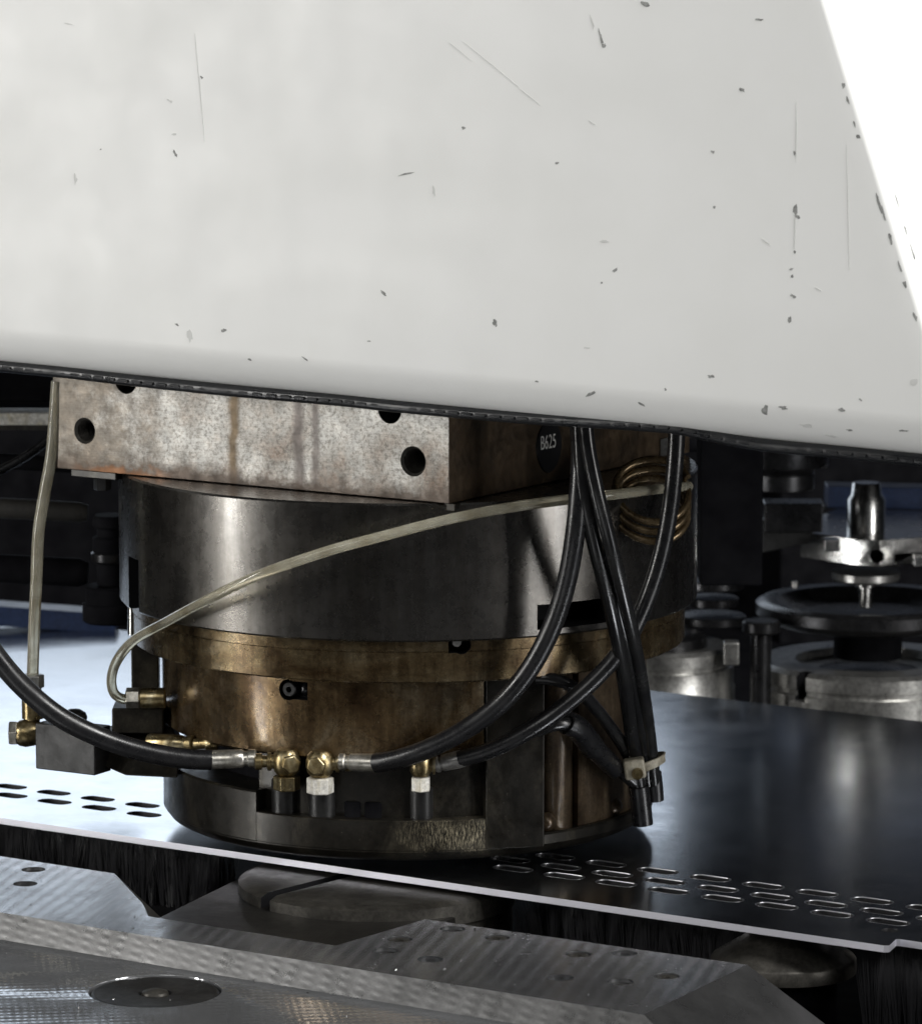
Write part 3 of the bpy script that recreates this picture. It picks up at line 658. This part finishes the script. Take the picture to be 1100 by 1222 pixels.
# hose from the right fitting
c = pc(502, 912, 154); dp = c.dot(V)
hr = root('hydraulic_hose', c, 'black hose curving from the right brass fitting up past the coiled tube', 'hose', 'black hydraulic hoses')
put('banjo_body', MB().lathe([(0.1, -7), (5, -7), (6.6, -4), (6.8, 3.5), (5, 6.5), (0.1, 6.8)], c, (0, 0, 1), 24), 'brass', hr)
put('stem', MB().lathe([(4.8, 4), (4.8, 7), (6.4, 7.2), (6.4, 8.6), (3.8, 9), (3.8, 14)], c, RT, 20), 'brass', hr)
put('lock_nut', hexnut(Vector((c.x, c.y, c.z-16.5)), (0, 0, 1), 6.2, 9, 30), 'white_nut', hr, bevel=0.4)
fa = pd(519, 913, dp-1); fb = pd(553, 905, dp-3); ferrule(hr, fa, fb, 'tool_steel', 5.0)
P = [pd(x, y, d_) for x, y, d_ in ((548, 906, dp-3), (575, 899, dp-6), (610, 884, dp-10), (650, 860, dp-12), (690, 829, dp-8), (725, 795, dp-6), (752, 758, dp-4), (772, 715, dp), (788, 665, dp+2), (799, 610, dp+2), (805, 555, dp+2), (808, 500, dp+4), (809, 450, dp+4))]
put('hose', MB().tube(P, 5.1, 20, 10), 'rubber', hr)
# fourth fitting half hidden behind the left hose
c = pd(258, 888, -84)
hb = root('hose_fitting', c, 'small brass hose end tucked between the bronze body and left hose', 'fitting')
ferrule(hb, pd(232, 888, -86), pd(178, 886, -72), 'brass', 5.2)
put('stem', MB().cyl(pd(232, 888, -86), pd(254, 887, -92), 3.4, 18), 'brass', hb)
put('lock_nut', hexnut(pd(245, 887, -88), RT, 6.0, 8, 10), 'brass', hb, bevel=0.3)

# clear tube: left nut, long sweep across the housing, coil at the right
ct = root('clear_tube', pd(165, 832, -60), 'yellowed clear tube sweeping across the dark housing into a coil', 'tube')
P = [pd(x, y, d_) for x, y, d_ in ((156, 833, -60), (146, 834, -62), (136, 827, -66), (133, 810, -72), (140, 788, -80), (160, 764, -92), (195, 744, -122), (245, 717, -168), (310, 686, -196), (390, 658, -204), (460, 639, -204), (530, 621, -200), (600, 607, -192), (670, 597, -180), (735, 590, -165))]
cc = pd(779, 598, -118)
hel = []
turns = 3.1; st_ = 16
for i in range(int(turns*st_)+1):
    t = 2*math.pi*i/st_ + 0.1*math.pi
    k = i/(turns*st_)
    hel.append(cc + RT*((22+1.5*math.sin(i*0.37))*math.cos(t)) + V*(15*math.sin(t)) + Vector((0, 0, 1))*(15.5*math.sin(t) + (9-18*k)))
put('tube', MB().tube(P+[pd(790, 583, -134), pd(822, 580, -112)], 3.1, 14, 8), 'clear_tube', ct)
put('coil', MB().tube(hel, 2.35, 12, 6), 'coil_tube', ct)
put('tube_nut', hexnut(pd(150, 833, -60), RT, 6.6, 9, 12), 'zinc', ct, bevel=0.5)
put('tube_connector', MB().lathe([(4, 0), (6, 0.4), (6.4, 2), (6.4, 15), (5.6, 16)], pd(167, 833, -60), RT, 24), 'brass', ct)

# left tube with compression nut, elbow and valve block
lt = root('feed_tube', pd(38, 860, -30), 'straight clear tube dropping beside the steel block to a hex nut', 'tube')
P = [pd(x, y, -24) for x, y in ((68, 455), (65, 500), (61, 545), (53, 590), (46, 635), (43.5, 690), (41, 745), (39, 806))]
put('tube', MB().tube(P, 3.75, 16, 8), 'clear_tube', lt)
put('tube_nut', hexnut(pd(39, 821, -24), (0, 0, 1), 7.4, 8.6, 10), 'tool_steel', lt, bevel=0.6)
a = pd(39, 830, -24)
put('connector', MB().lathe([(4, -25), (4.4, -24), (4.4, -15), (7, -14.4), (7, -1), (5.6, 0), (5.6, 5)], a, (0, 0, 1), 24), 'brass', lt)
c = pd(31, 875, -26)
put('elbow', MB().lathe([(0.1, -7.5), (5.5, -7), (8, -4), (8.8, 0), (8, 5), (7, 8)], c, RT, 24), 'brass', lt)
put('hex_plug', hexnut(c-RT*5, -RT, 8.2, 5.5, 12), 'zinc', lt, bevel=0.5)

vb = root('valve_block', pd(80, 920, -30), 'speckled black valve block hanging left of the punch above the sheet', 'valve block')
c1 = pd(42, 858, -40); c2 = pd(113, 924, -62)
ax = (pd(113, 925, -62)-pd(42, 915, -40)); ax.z = 0
top = (pd(42, 862, -40)+pd(113, 876, -62))/2
L = ax.length; hgt = 29; mid = (pd(42, 888, -40)+pd(113, 901, -62))/2; nn = Vector((ax.y, -ax.x, 0)).normalized()
put('block', MB().box(mid-nn*9, (L, 18, hgt), ax), 'black_oxide', vb, bevel=0.8)
kb = pd(89, 866, -48); put('knob', MB().lathe([(0.1, 10.5), (4, 10), (7, 8), (8, 5.5), (7.6, 3), (5, 2), (5, -4)], kb, (0, 0, 1), 24), 'black_oxide', vb)

# ================================================================== CABLES AND CLAMP
def cable(label, pts, r, boots=()):
    P = [pd(*p) for p in pts]
    o = root('cable', P[0], label, 'cable', 'black cables tied in a bundle')
    put('sheath', MB().tube(P, r, 16, 8), 'cable_sheath', o)
    for pts2, r2 in boots: put('boot', MB().tube([pd(*p) for p in pts2], r2, 16, 6), 'rubber', o)
cable('front black cable of the bundle, leftmost where it meets the tie', ((690, 440, -200), (692, 520, -200), (697, 590, -200), (708, 645, -195), (722, 700, -185), (735, 755, -170), (745, 815, -145), (752, 865, -115), (758, 905, -98), (763, 945, -92), (766, 968, -90)), 4.5, [(((762, 938, -92), (764, 955, -91), (767, 984, -90)), 6.4)])
cable('shiny black cable running down the right side of the bundle', ((697, 440, -206), (700, 520, -206), (712, 585, -206), (726, 640, -200), (741, 700, -186), (755, 760, -166), (766, 820, -136), (773, 870, -108), (777, 905, -94), (780, 935, -86)), 4.4, [(((779, 922, -86), (781, 938, -85), (782, 955, -84)), 5.2)])
cable('dark cable hidden between the two front cables of the bundle', ((686, 440, -190), (689, 520, -190), (698, 590, -190), (715, 650, -186), (733, 710, -178), (747, 770, -160), (757, 830, -130), (766, 880, -104), (770, 910, -92), (772, 935, -86)), 4.4)
cable('short black cable crossing the brown casting below the collar', ((640, 809, -148), (665, 812, -150), (690, 824, -146), (710, 845, -132), (728, 868, -116), (745, 893, -100), (756, 915, -92)), 4.0)
cable('black cable with a fat rubber boot on the brown casting', ((640, 872, -150), (662, 864, -152), (682, 866, -146), (700, 884, -132), (722, 905, -112), (744, 922, -98), (760, 936, -92)), 4.6, [(((676, 862, -148), (690, 870, -142), (708, 893, -126)), 7.4), (((708, 893, -126), (722, 906, -114), (734, 918, -104)), 6.3)])
tie = root('cable_tie', pd(762, 915, -104), 'beige plastic clamp holding the black cables together', 'cable tie')
c = pd(757, 917, -106); ax = (RT*1-V*-0.1)
u = RT; upv = Vector((0, 0, 1))
put('buckle', MB().box(c, (13, 10, 12.5), (RT+upv*0.16), V), 'clamp_plastic', tie, bevel=1.6)
put('strap_tongue', MB().lathe([(1.2, 1.0), (1.2, 1.8), (3.4, 1.8), (3.6, 0.6), (3.6, 0)], c-V*5-upv*2.4+RT*1.5, -V, 16), 'brass', tie)
k = 28; mbb = MB(); vs = []; fs = []
cb = pd(767, 912, -90)
for i in range(k):
    t = 2*math.pi*i/k; d = RT*(13.0*math.cos(t))-V*(11.5*math.sin(t)) + upv*(4.4*math.cos(t))
    for j, (ro, h) in enumerate(((1.0, -3.0), (1.07, -2.6), (1.04, 0), (1.07, 2.6), (1.0, 3.0))): vs.append(cb+d*ro+upv*h)
for i in range(k):
    for j in range(4): fs.append((i*5+j, ((i+1) % k)*5+j, ((i+1) % k)*5+j+1, i*5+j+1))
mbb.add(vs, fs); put('strap', mbb, 'clamp_plastic', tie, sharp=60)

# ================================================================== TOOLS BEHIND THE SHEET (right)
def stack(name, px, d_, label, cat, group=None): return root(name, pd(px, 860, d_), label, cat, group)
def ring_at(px, py, d_): return pd(px, py, d_)
c = pd(1036, 786, 620); K = (DIST+620)/F_PX
die = root('die', (c.x, c.y, c.z-60), 'steel die with a notched rim behind the sheet at right', 'die', 'dies behind the sheet')
r0 = 138*K
mb = MB().lathe([(r0*0.45, -8), (r0*0.62, -6), (r0*0.64, 0), (r0*0.93, 0), (r0*0.985, -3), (r0*0.985, -13), (r0*0.965, -14), (r0*0.965, -17), (r0*1.0, -18), (r0*1.0, -34), (r0*1.02, -36), (r0*1.02, -70)], c, (0, 0, 1), 120)
o = put('ring', mb, ['tool_steel', 'deep_black'], die)
q = pd(962, 812, 560); dd = Vector((q.x-c.x, q.y-c.y, 0)).normalized()
boolean(o, [MB().box(c+dd*r0+Vector((0, 0, -8)), (24, 9, 44), dd)])
put('key', MB().box(c+dd*(r0-1)+Vector((0, 0, -26)), (12, 14, 10), dd), 'tool_steel', die, bevel=0.8)
put('insert', MB().lathe([(0.1, -7), (r0*0.3, -7), (r0*0.44, -8), (r0*0.44, -30)], c, (0, 0, 1), 60), 'die_black', die)
for ps in (15, -35): put('mark', MB().box(c+Vector((math.cos(R(-57+ps)), math.sin(R(-57+ps)), 0))*r0*0.5+Vector((0, 0, -6)), (4, 9, 1.4), RT), 'tool_steel', die)

c = pd(1036, 722, 620)
dish = root('stripper_ring', (c.x, c.y, c.z-20), 'shallow black dish shaped ring under the silver tool holder', 'ring')
mb = MB().lathe([(0.1, -6), (r0*0.62, -6), (r0*0.72, -2), (r0*0.80, 4), (r0*0.93, 4.6), (r0*0.985, 2), (r0*0.985, -6), (r0*0.94, -10), (r0*0.8, -14), (0.1, -14)], c, (0, 0, 1), 120); put('ring', mb, 'die_black', dish)
put('support', MB().lathe([(r0*0.3, -40), (r0*0.3, -14)], c, (0, 0, 1), 40), 'matte_black', dish)
put('stud', MB().lathe([(0.1, 5), (2.5, 5), (2.5, 0)], c+pd(948, 706, 620)-pd(1036, 722, 620)+Vector((0, 0, 3)), (0, 0, 1), 12), 'tool_steel', dish)

c = pd(1040, 652, 600)
hold = root('punch_holder', (c.x, c.y, c.z-20), 'bright steel punch tool with a round shank and flat plate', 'punch tool')
z_ = c.z; hz = 11
outl = [pz(*p, z_) for p in ((955, 648), (1016, 657), (1050, 659), (1170, 650), (1170, 625), (1000, 620), (962, 635))]
mb = MB(); mb.prism([(p.x, p.y) for p in outl], z_-hz, z_+hz-2)
o = put('plate', mb, ['bright_steel', 'deep_black'], hold); 
q = pd(1048, 667, 560); boolean(o, [MB().cyl(q-V*40, q+V*24, 5.4, 20), MB().box(pd(1085, 668, 575), (22, 50, 8), RT)]); bv = o.modifiers.new('bevel', 'BEVEL'); bv.width = 0.8*S; bv.segments = 2; bv.limit_method = 'ANGLE'
put('tab', MB().box(pd(992, 650, 560), (12, 12, 9), RT), 'bright_steel', hold, bevel=0.8)
put('set_screw', MB().box(pd(1096, 669, 560), (8, 10, 8), RT), 'bright_steel', hold, bevel=0.6)
b = pd(1033, 642, 620)
put('shank', MB().lathe([(14.6, -6), (14.6, 30), (11.8, 34), (10.8, 42), (10, 43), (0.1, 43)], b, (0, 0, 1), 40), 'bright_steel', hold)
b = pd(1033, 690, 610)
put('flange', MB().lathe([(0.1, -2), (24, -2), (26, 0), (26, 5), (0.1, 6)], b, (0, 0, 1), 40), 'tool_steel', hold)
put('tip', MB().lathe([(0.1, -22), (5.2, -22), (5.2, -7), (8, -6.4), (8, 0)], b, (0, 0, 1), 24), 'bright_steel', hold)

# neighbouring die, seen past the collar
c = pd(792, 768, 600); r1 = 84*K
die2 = root('die', (c.x, c.y, c.z-60), 'steel die half hidden behind the bronze collar of the punch', 'die', 'dies behind the sheet')
put('ring', MB().lathe([(r1*0.5, -2), (r1*0.9, 0), (r1*0.96, -3), (r1*0.96, -12), (r1*0.94, -13), (r1*0.94, -15), (r1, -16), (r1, -30), (r1*1.02, -32), (r1*1.02, -70)], c, (0, 0, 1), 90), 'tool_steel', die2)
put('insert', MB().lathe([(0.1, 9), (r1*0.5, 9), (r1*0.62, 6), (r1*0.62, -5)], c, (0, 0, 1), 60), 'die_black', die2)
put('key', MB().box(pd(872, 779, 560), (12, 14, 18), RT), 'tool_steel', die2, bevel=1.5)
# black stepped pusher hanging from above
c = pd(932, 555, 560)
hang = root('hanging_pusher', (c.x, c.y, c.z-20), 'black stepped round pusher hanging below the cover at right', 'pusher')
put('barrel', MB().lathe([(0.1, -18), (24, -18), (25, -17), (25, -6), (24, -5), (26, -3), (35, 0), (36, 2), (36, 45), (0.1, 45)], c, (0, 0, 1), 60), 'die_black', hang)
put('jaw', MB().box(pd(945, 615, 590), (44, 30, 22), RT), 'die_black', hang, bevel=1)
mb = MB(); P = [pd(*p) for p in ((910, 620, 580), (910, 660, 580), (965, 648, 580), (985, 604, 580))]
mb.add(P+[p+V*40 for p in P], [(0, 1, 2, 3), (7, 6, 5, 4)]+[(i, (i+1) % 4, 4+(i+1) % 4, 4+i) for i in range(4)]); put('jaw_face', mb, 'black_oxide', hang, bevel=0.7)
# black column behind the punch
c = pd(870, 640, 350); col = root('guide_column', (c.x, c.y, 100), 'square black guide column hanging behind the punch', 'column')
put('post', MB().box((c.x, c.y, 200), (44, 50, 200), RT), 'matte_black', col, bevel=2)
c = pd(850, 735, 640); wst = root('washer_stack', (c.x, c.y, c.z-10), 'small stack of black washers above the left die', 'washers')
for dz, rr in ((0, 26), (14, 20), (28, 24)): put('washer', MB().lathe([(0.1, 0), (rr-1, 0), (rr, 1), (rr, 6), (rr-1, 7), (0.1, 7)], c+Vector((-0, 0, dz-6)), (0, 0, 1), 40), 'die_black', wst)
c = pd(908, 748, 560); st2 = root('stop_stud', (c.x, c.y, c.z-50), 'small black stop stud beside the notched die', 'stud')
put('head', MB().lathe([(0.1, 5), (13, 5), (14.5, 3.5), (14.5, -3), (12, -5), (0.1, -5)], c, (0, 0, 1), 36), 'die_black', st2)
put('shaft', MB().lathe([(8, -80), (8, -5)], c, (0, 0, 1), 24), 'die_black', st2)
# upper turret plate behind, hanging (only its dark underside shows)
c = RT*240+V*590
up_ = MB().box((c.x, c.y, 205), (560, 230, 60), RT); o = put('upper_turret', up_, 'matte_black', bevel=4)
tag(o, 'dark turret plate hanging over the dies at right', 'turret')

b0 = pd(985, 590, 760); b1 = pd(1180, 594, 760)
o = put('blue_beam', MB().box((b0+b1)/2, ((b1-b0).length, 30, 17), b1-b0), 'blue_paint', bevel=1); tag(o, 'dark blue beam behind the round shank at the right edge', 'beam')
# ================================================================== LEFT BACKGROUND
K2 = (DIST+620)/F_PX
c = pd(128, 660, 280); lt2 = root('tool_stack', (c.x, c.y, c.z-80), 'dim stack of dark tool rings behind the punch at left', 'tool stack')
for py, rr, hh, m in ((622, 13, 9, 'matte_black'), (632, 10, 16, 'matte_black'), (650, 13, 12, 'matte_black'), (664, 14, 8, 'die_black'), (684, 10, 18, 'matte_black'), (712, 18, 16, 'matte_black'), (730, 20, 14, 'matte_black')):
    b = pd(133, py, 280); put('ring', MB().lathe([(0.1, -hh/2), (rr-1.5, -hh/2), (rr, -hh/2+1.5), (rr, hh/2-1.5), (rr-1.5, hh/2), (0.1, hh/2)], b, (0, 0, 1), 48), m, lt2)
b0 = pd(-60, 497, 330); b1 = pd(90, 497, 330)
sb = root('guide_rail', b0, 'bright steel guide rail under the cover at the left edge', 'rail')
put('rail', MB().box((b0+b1)/2, ((b1-b0).length, 30, 9), RT), 'white_nut', sb, bevel=1.2)
put('carrier', MB().box((b0+b1)/2+upv*28+V*30, ((b1-b0).length, 60, 36), RT), 'matte_black', sb, bevel=2)
put('wear_strip', MB().box((b0+b1)/2-upv*6.5, ((b1-b0).length, 26, 3.4), RT), 'die_grey', sb, bevel=0.5)
for i, (py, hh, d_, m) in enumerate(((548, 10, 300, 'matte_black'), (604, 13, 300, 'die_bar'), (676, 18, 300, 'matte_black'))):
    b0 = pd(-40, py, d_); b1 = pd(105, py+8, d_)
    o = put('cross_bar', MB().lathe([(0.1, 0), (hh*0.5, 0), (hh*0.55, 2), (hh*0.55, (b1-b0).length-6), (hh*0.42, (b1-b0).length), (0.1, (b1-b0).length)], b0, b1-b0, 32), m)
    tag(o, ('uppermost of the three dim bars behind the left tube', 'middle of the three dim bars behind the left tube', 'lowest of the three dim bars behind the left tube')[i], 'bar', 'dim bars behind the left tube')
    if m: pass
b0 = pd(-80, 726, 740); b1 = pd(140, 742, 740)
o = put('blue_rail', MB().box((b0+b1)/2, ((b1-b0).length, 30, 16), b1-b0), 'blue_paint', bevel=1); tag(o, 'low dark blue rail behind the far edge of the sheet at left', 'rail')
P = [pd(x, y, 240) for x, y in ((-10, 566), (30, 545), (70, 514), (90, 490))]
o = put('lever_rod', MB().tube(P, 3, 12, 6), 'die_black'); tag(o, 'thin dim rod slanting behind the left clear tube', 'rod')

# ================================================================== BELOW THE SHEET
ZT, ZF = -9, -18
def P2(*q): return [(p.x, p.y) for p in [pz(x, y, ZT) for x, y in q]]
YF1, YPK, YBK = -305, -266, -184
XLE, XRS, XRE = -45, 130, 358
# right raised pad, left raised pad, joined by the front strip: one plate with a pocket
xe_bot = pz(1020, 1222, ZF).x
plate = root('table_plate', (100, -240, -60), 'long grey steel table plate with a sloping front face, below the sheet', 'table plate')
top = [(-700, YF1), (XRE-4, YF1), (XRE-12, YBK+6), (134, YBK), (127, YPK), (-6, YPK), (-28, YPK+24), (-92, YBK-2), (-700, YBK)]
# holes in the plate: counterbored screws and plugs
hol = [(477, 1121), (460, 1135), (513, 1145), (593, 1119), (540, 1109), (745, 1138), (795, 1165), (740, 1172), (668, 1167), (690, 1139), (40, 1038), (30, 1055)]
loops = [top]
for i, (px, py) in enumerate(hol):
    q = pz(px, py, ZT); rr = 7.5
    loops.append([(q.x+rr*math.cos(-t*math.pi/12), q.y+rr*math.sin(-t*math.pi/12)) for t in range(24)])
me = flat(loops, ZT-20, ZT, 'plate_top', 'milled_top', (100, -240, -60), 0.0)
put('plate_top', me, None, plate)
bottom = [(-700, YF1-0.2), (XRE-4, YF1-0.2)]
# front bevel and right-hand end bevel
mb = MB(); XA, XB = -700, XRE-4
fl = [(XA, YF1, ZT), (XB, YF1, ZT), (XB+64, YF1-19.65, ZT-34), (XA, YF1-19.65, ZT-34)]
mb.add(fl, [(0, 1, 2, 3)]); put('front_bevel', mb, 'milled_bevel', plate)
mb = MB(); A0, A1 = Vector((XRE-4, YF1, ZT)), Vector((XRE-12, YBK+6, ZT))
mb.add([A0, A1, A1+Vector((58, 4, -34)), A0+Vector((64, -19.65, -34))], [(0, 1, 2, 3)]); mb.add([A1, Vector((134, YBK, ZT)), Vector((134, YBK, ZT-50)), A1+Vector((58, 4, -34))], [(0, 1, 2, 3)])
put('end_bevel', mb, 'milled_bevel', plate)
mb = MB().add([Vector((-6, YPK, ZT)), Vector((-28, YPK+24, ZT)), Vector((-92, YBK-2, ZT)), Vector((-50, YBK-4, ZT-26)), Vector((-10, YPK+26, ZT-26)), Vector((0, YPK, ZT-26))], [(0, 1, 4, 5), (1, 2, 3, 4)]); put('pocket_wall', mb, 'die_grey', plate)
for i, (px, py) in enumerate(hol):
    q = pz(px, py, ZT)
    if i % 3 == 1: pr = [(1.8, -4.6), (1.8, -2.6), (5.6, -2.6), (6.6, -3.4), (6.6, -12)]
    elif i % 3 == 0: pr = [(0.1, -2.0), (2.2, -2.0), (2.2, -1.0), (6.0, -0.7), (7.0, -1.6), (7.0, -12)]
    else: pr = [(3.2, -6), (3.2, -4), (6.4, -4), (7.2, -5), (7.2, -12)]
    put('screw', MB().lathe(pr, q, (0, 0, 1), 24), 'die_black' if i % 3 == 2 else 'die_grey', plate)
# darker pocket floor plate in front of the die
q0 = [pz(x, y, ZT-7) for x, y in ((170, 1100), (310, 1036), (420, 1050), (560, 1075), (430, 1128))]
mb = MB().prism([(-10, YPK-3), (126, YPK-3), (131, -130), (60, -112), (-41, -112)], ZT-22, ZT-6)
o = put('pocket_floor', mb, 'milled_dark', plate, bevel=1.2)
# front plate with the plug
q = pz(185, 1183, ZF-5)
lp = [[(-700, -700), (900, -700), (900, YF1-6), (-700, YF1-6)], [(q.x+37.6*math.cos(-t*math.pi/30), q.y+37.6*math.sin(-t*math.pi/30)) for t in range(60)]]
fp = root('front_plate', (q.x, q.y, ZF-30), 'ridged milled steel plate along the bottom edge with a round plug', 'table plate')
put('plate', flat(lp, ZF-25, ZF-5, 'plate', 'milled_front', (q.x, q.y, ZF-30), 0.5), None, fp)
put('plug', MB().lathe([(8.6, -5), (9.5, -2.2), (34.5, -1.6), (36.0, -2.6), (36.4, -5), (36.6, -18)], (q.x, q.y, ZF-4), (0, 0, 1), 60), 'black_oxide', fp)
put('plug_boss', MB().lathe([(0.1, 0.2), (4, -0.2), (7.2, -1.4), (8.2, -4), (8.4, -10)], (q.x, q.y, ZF-4), (0, 0, 1), 36), 'die_grey', fp)

# lower die, a disc split by a slot, under the sheet
c = Vector((70, -78, -9)); RD = 84
c = Vector(((pz(300, 1045, -9).x+pz(600, 1062, -9).x)/2, 0, -9)); c = pz(450, 1046, -6.5)
ld = root('lower_die', (c.x, c.y, -60), 'grey disc shaped lower die with a slot just under the sheet edge', 'die')
mb = MB().lathe([(0.1, 0), (RD-6, 0), (RD, -2.2), (RD, -14), (RD-2, -15), (RD-2, -40)], c, (0, 0, 1), 110)
o = put('disc', mb, ['die_grey', 'deep_black'], ld)
q = pz(388, 1062, -6.5); dd = Vector((q.x-c.x, q.y-c.y, 0)).normalized(); tv = Vector((-dd.y, dd.x, 0)); q1 = pz(384, 1052, -6.5)
boolean(o, [MB().box((q1.x, q1.y, -14), (130, 9, 26), dd+tv*0.0)])
# small conical die at right
c = pz(935, 1140, -24)
sd = root('ball_die', (c.x, c.y, -80), 'small cone topped round support under the sheet at right', 'support', )
put('cone', MB().lathe([(0.1, 14), (17, 14), (20, 13), (41, 0), (42, -1.5), (42, -9), (40, -10)], c, (0, 0, 1), 80), 'die_grey', sd)
put('stem', MB().lathe([(31, -10), (31, -60)], c, (0, 0, 1), 40), 'matte_black', sd)
put('dark_pin', MB().cyl(pz(995, 1147, -26), pz(995, 1147, -26)-V*2, 4, 12), 'deep_black', sd)

# brush strips under the sheet edge
def brush(x0, x1, y0, y1, zt, zb, label, count):
    o = root('brush_strip', ((x0+x1)/2, (y0+y1)/2, zb-10), label, 'brush', 'black brush strips under the sheet')
    put('holder', MB().box(((x0+x1)/2, (y0+y1)/2, zb-6), (x1-x0, y1-y0+4, 14)), 'deep_black', o)
    mb = MB(); vs = mb.v; fs = mb.f; tuft = []
    px = x0
    while px < x1:
        py = y0
        while py < y1: tuft.append((px+random.uniform(-1, 1), py+random.uniform(-1, 1))); py += 7
        px += 6.5
    per = max(6, count//len(tuft))
    for tx, ty in tuft:
        lean = (random.uniform(-6, 6), random.uniform(-8, 3)); hh = random.uniform(-7, 1)
        for _ in range(per):
            a = random.uniform(0, 6.28); rr = random.uniform(0, 2.4); b = (tx+rr*math.cos(a), ty+rr*math.sin(a))
            t = (b[0]+lean[0]+rr*1.4*math.cos(a)+random.uniform(-1, 1), b[1]+lean[1]+rr*1.4*math.sin(a)+random.uniform(-1, 1), zt+hh+random.uniform(-3, 0.5))
            i0 = len(vs); wv = 0.42
            vs += [(b[0]-wv, b[1], zb), (b[0]+wv, b[1], zb), (b[0], b[1]+wv, zb), t]
            fs += [(i0, i0+1, i0+3), (i0+1, i0+2, i0+3), (i0+2, i0, i0+3)]
    mb.mi = [0]*len(fs)
    put('bristles', mb, 'bristle', o, kind='stuff')
brush(-420, -80, -108, -66, -6, -48, 'black brush strip under the sheet at the left', 5200)
brush(152, 292, -100, -62, -8, -50, 'black brush strip between the slotted die and cone topped support', 4200)
brush(392, 520, -118, -76, -8, -62, 'black brush strip at the right corner of the sheet', 4200)
# fine metal swarf lying on the table plates
mb = MB()
for i in range(170):
    px, py = random.uniform(0, 1000), random.uniform(1050, 1215)
    q = pz(px, py, ZT)
    if q.y < YF1-12: 
        q = pz(px, py, ZF-5); zb = ZF-5
        if q.y > YF1-14: continue
    elif q.y < YF1+2 or q.x > XRE-20 or q.y > YBK-3 or (-95 < q.x < 136 and q.y > YPK-2): continue
    else: zb = ZT
    a = random.uniform(0, 6.28); L = random.uniform(0.3, 1.3); d = Vector((math.cos(a), math.sin(a), 0)); e = Vector((-d.y, d.x, 0))*random.uniform(0.15, 0.4); b0 = Vector((q.x, q.y, zb+0.1))
    h = Vector((0, 0, random.uniform(0.2, 0.7))); mb.add([b0-d*L, b0+d*L, b0+e+h, b0-e*0.6], [(0, 1, 2), (0, 2, 3), (1, 3, 2), (0, 3, 1)])
o = put('metal_swarf', mb, 'bright_steel', origin=(0, -300, ZF-5)); tag(o, 'fine bright metal swarf scattered on the table plates', 'swarf', kind='stuff')
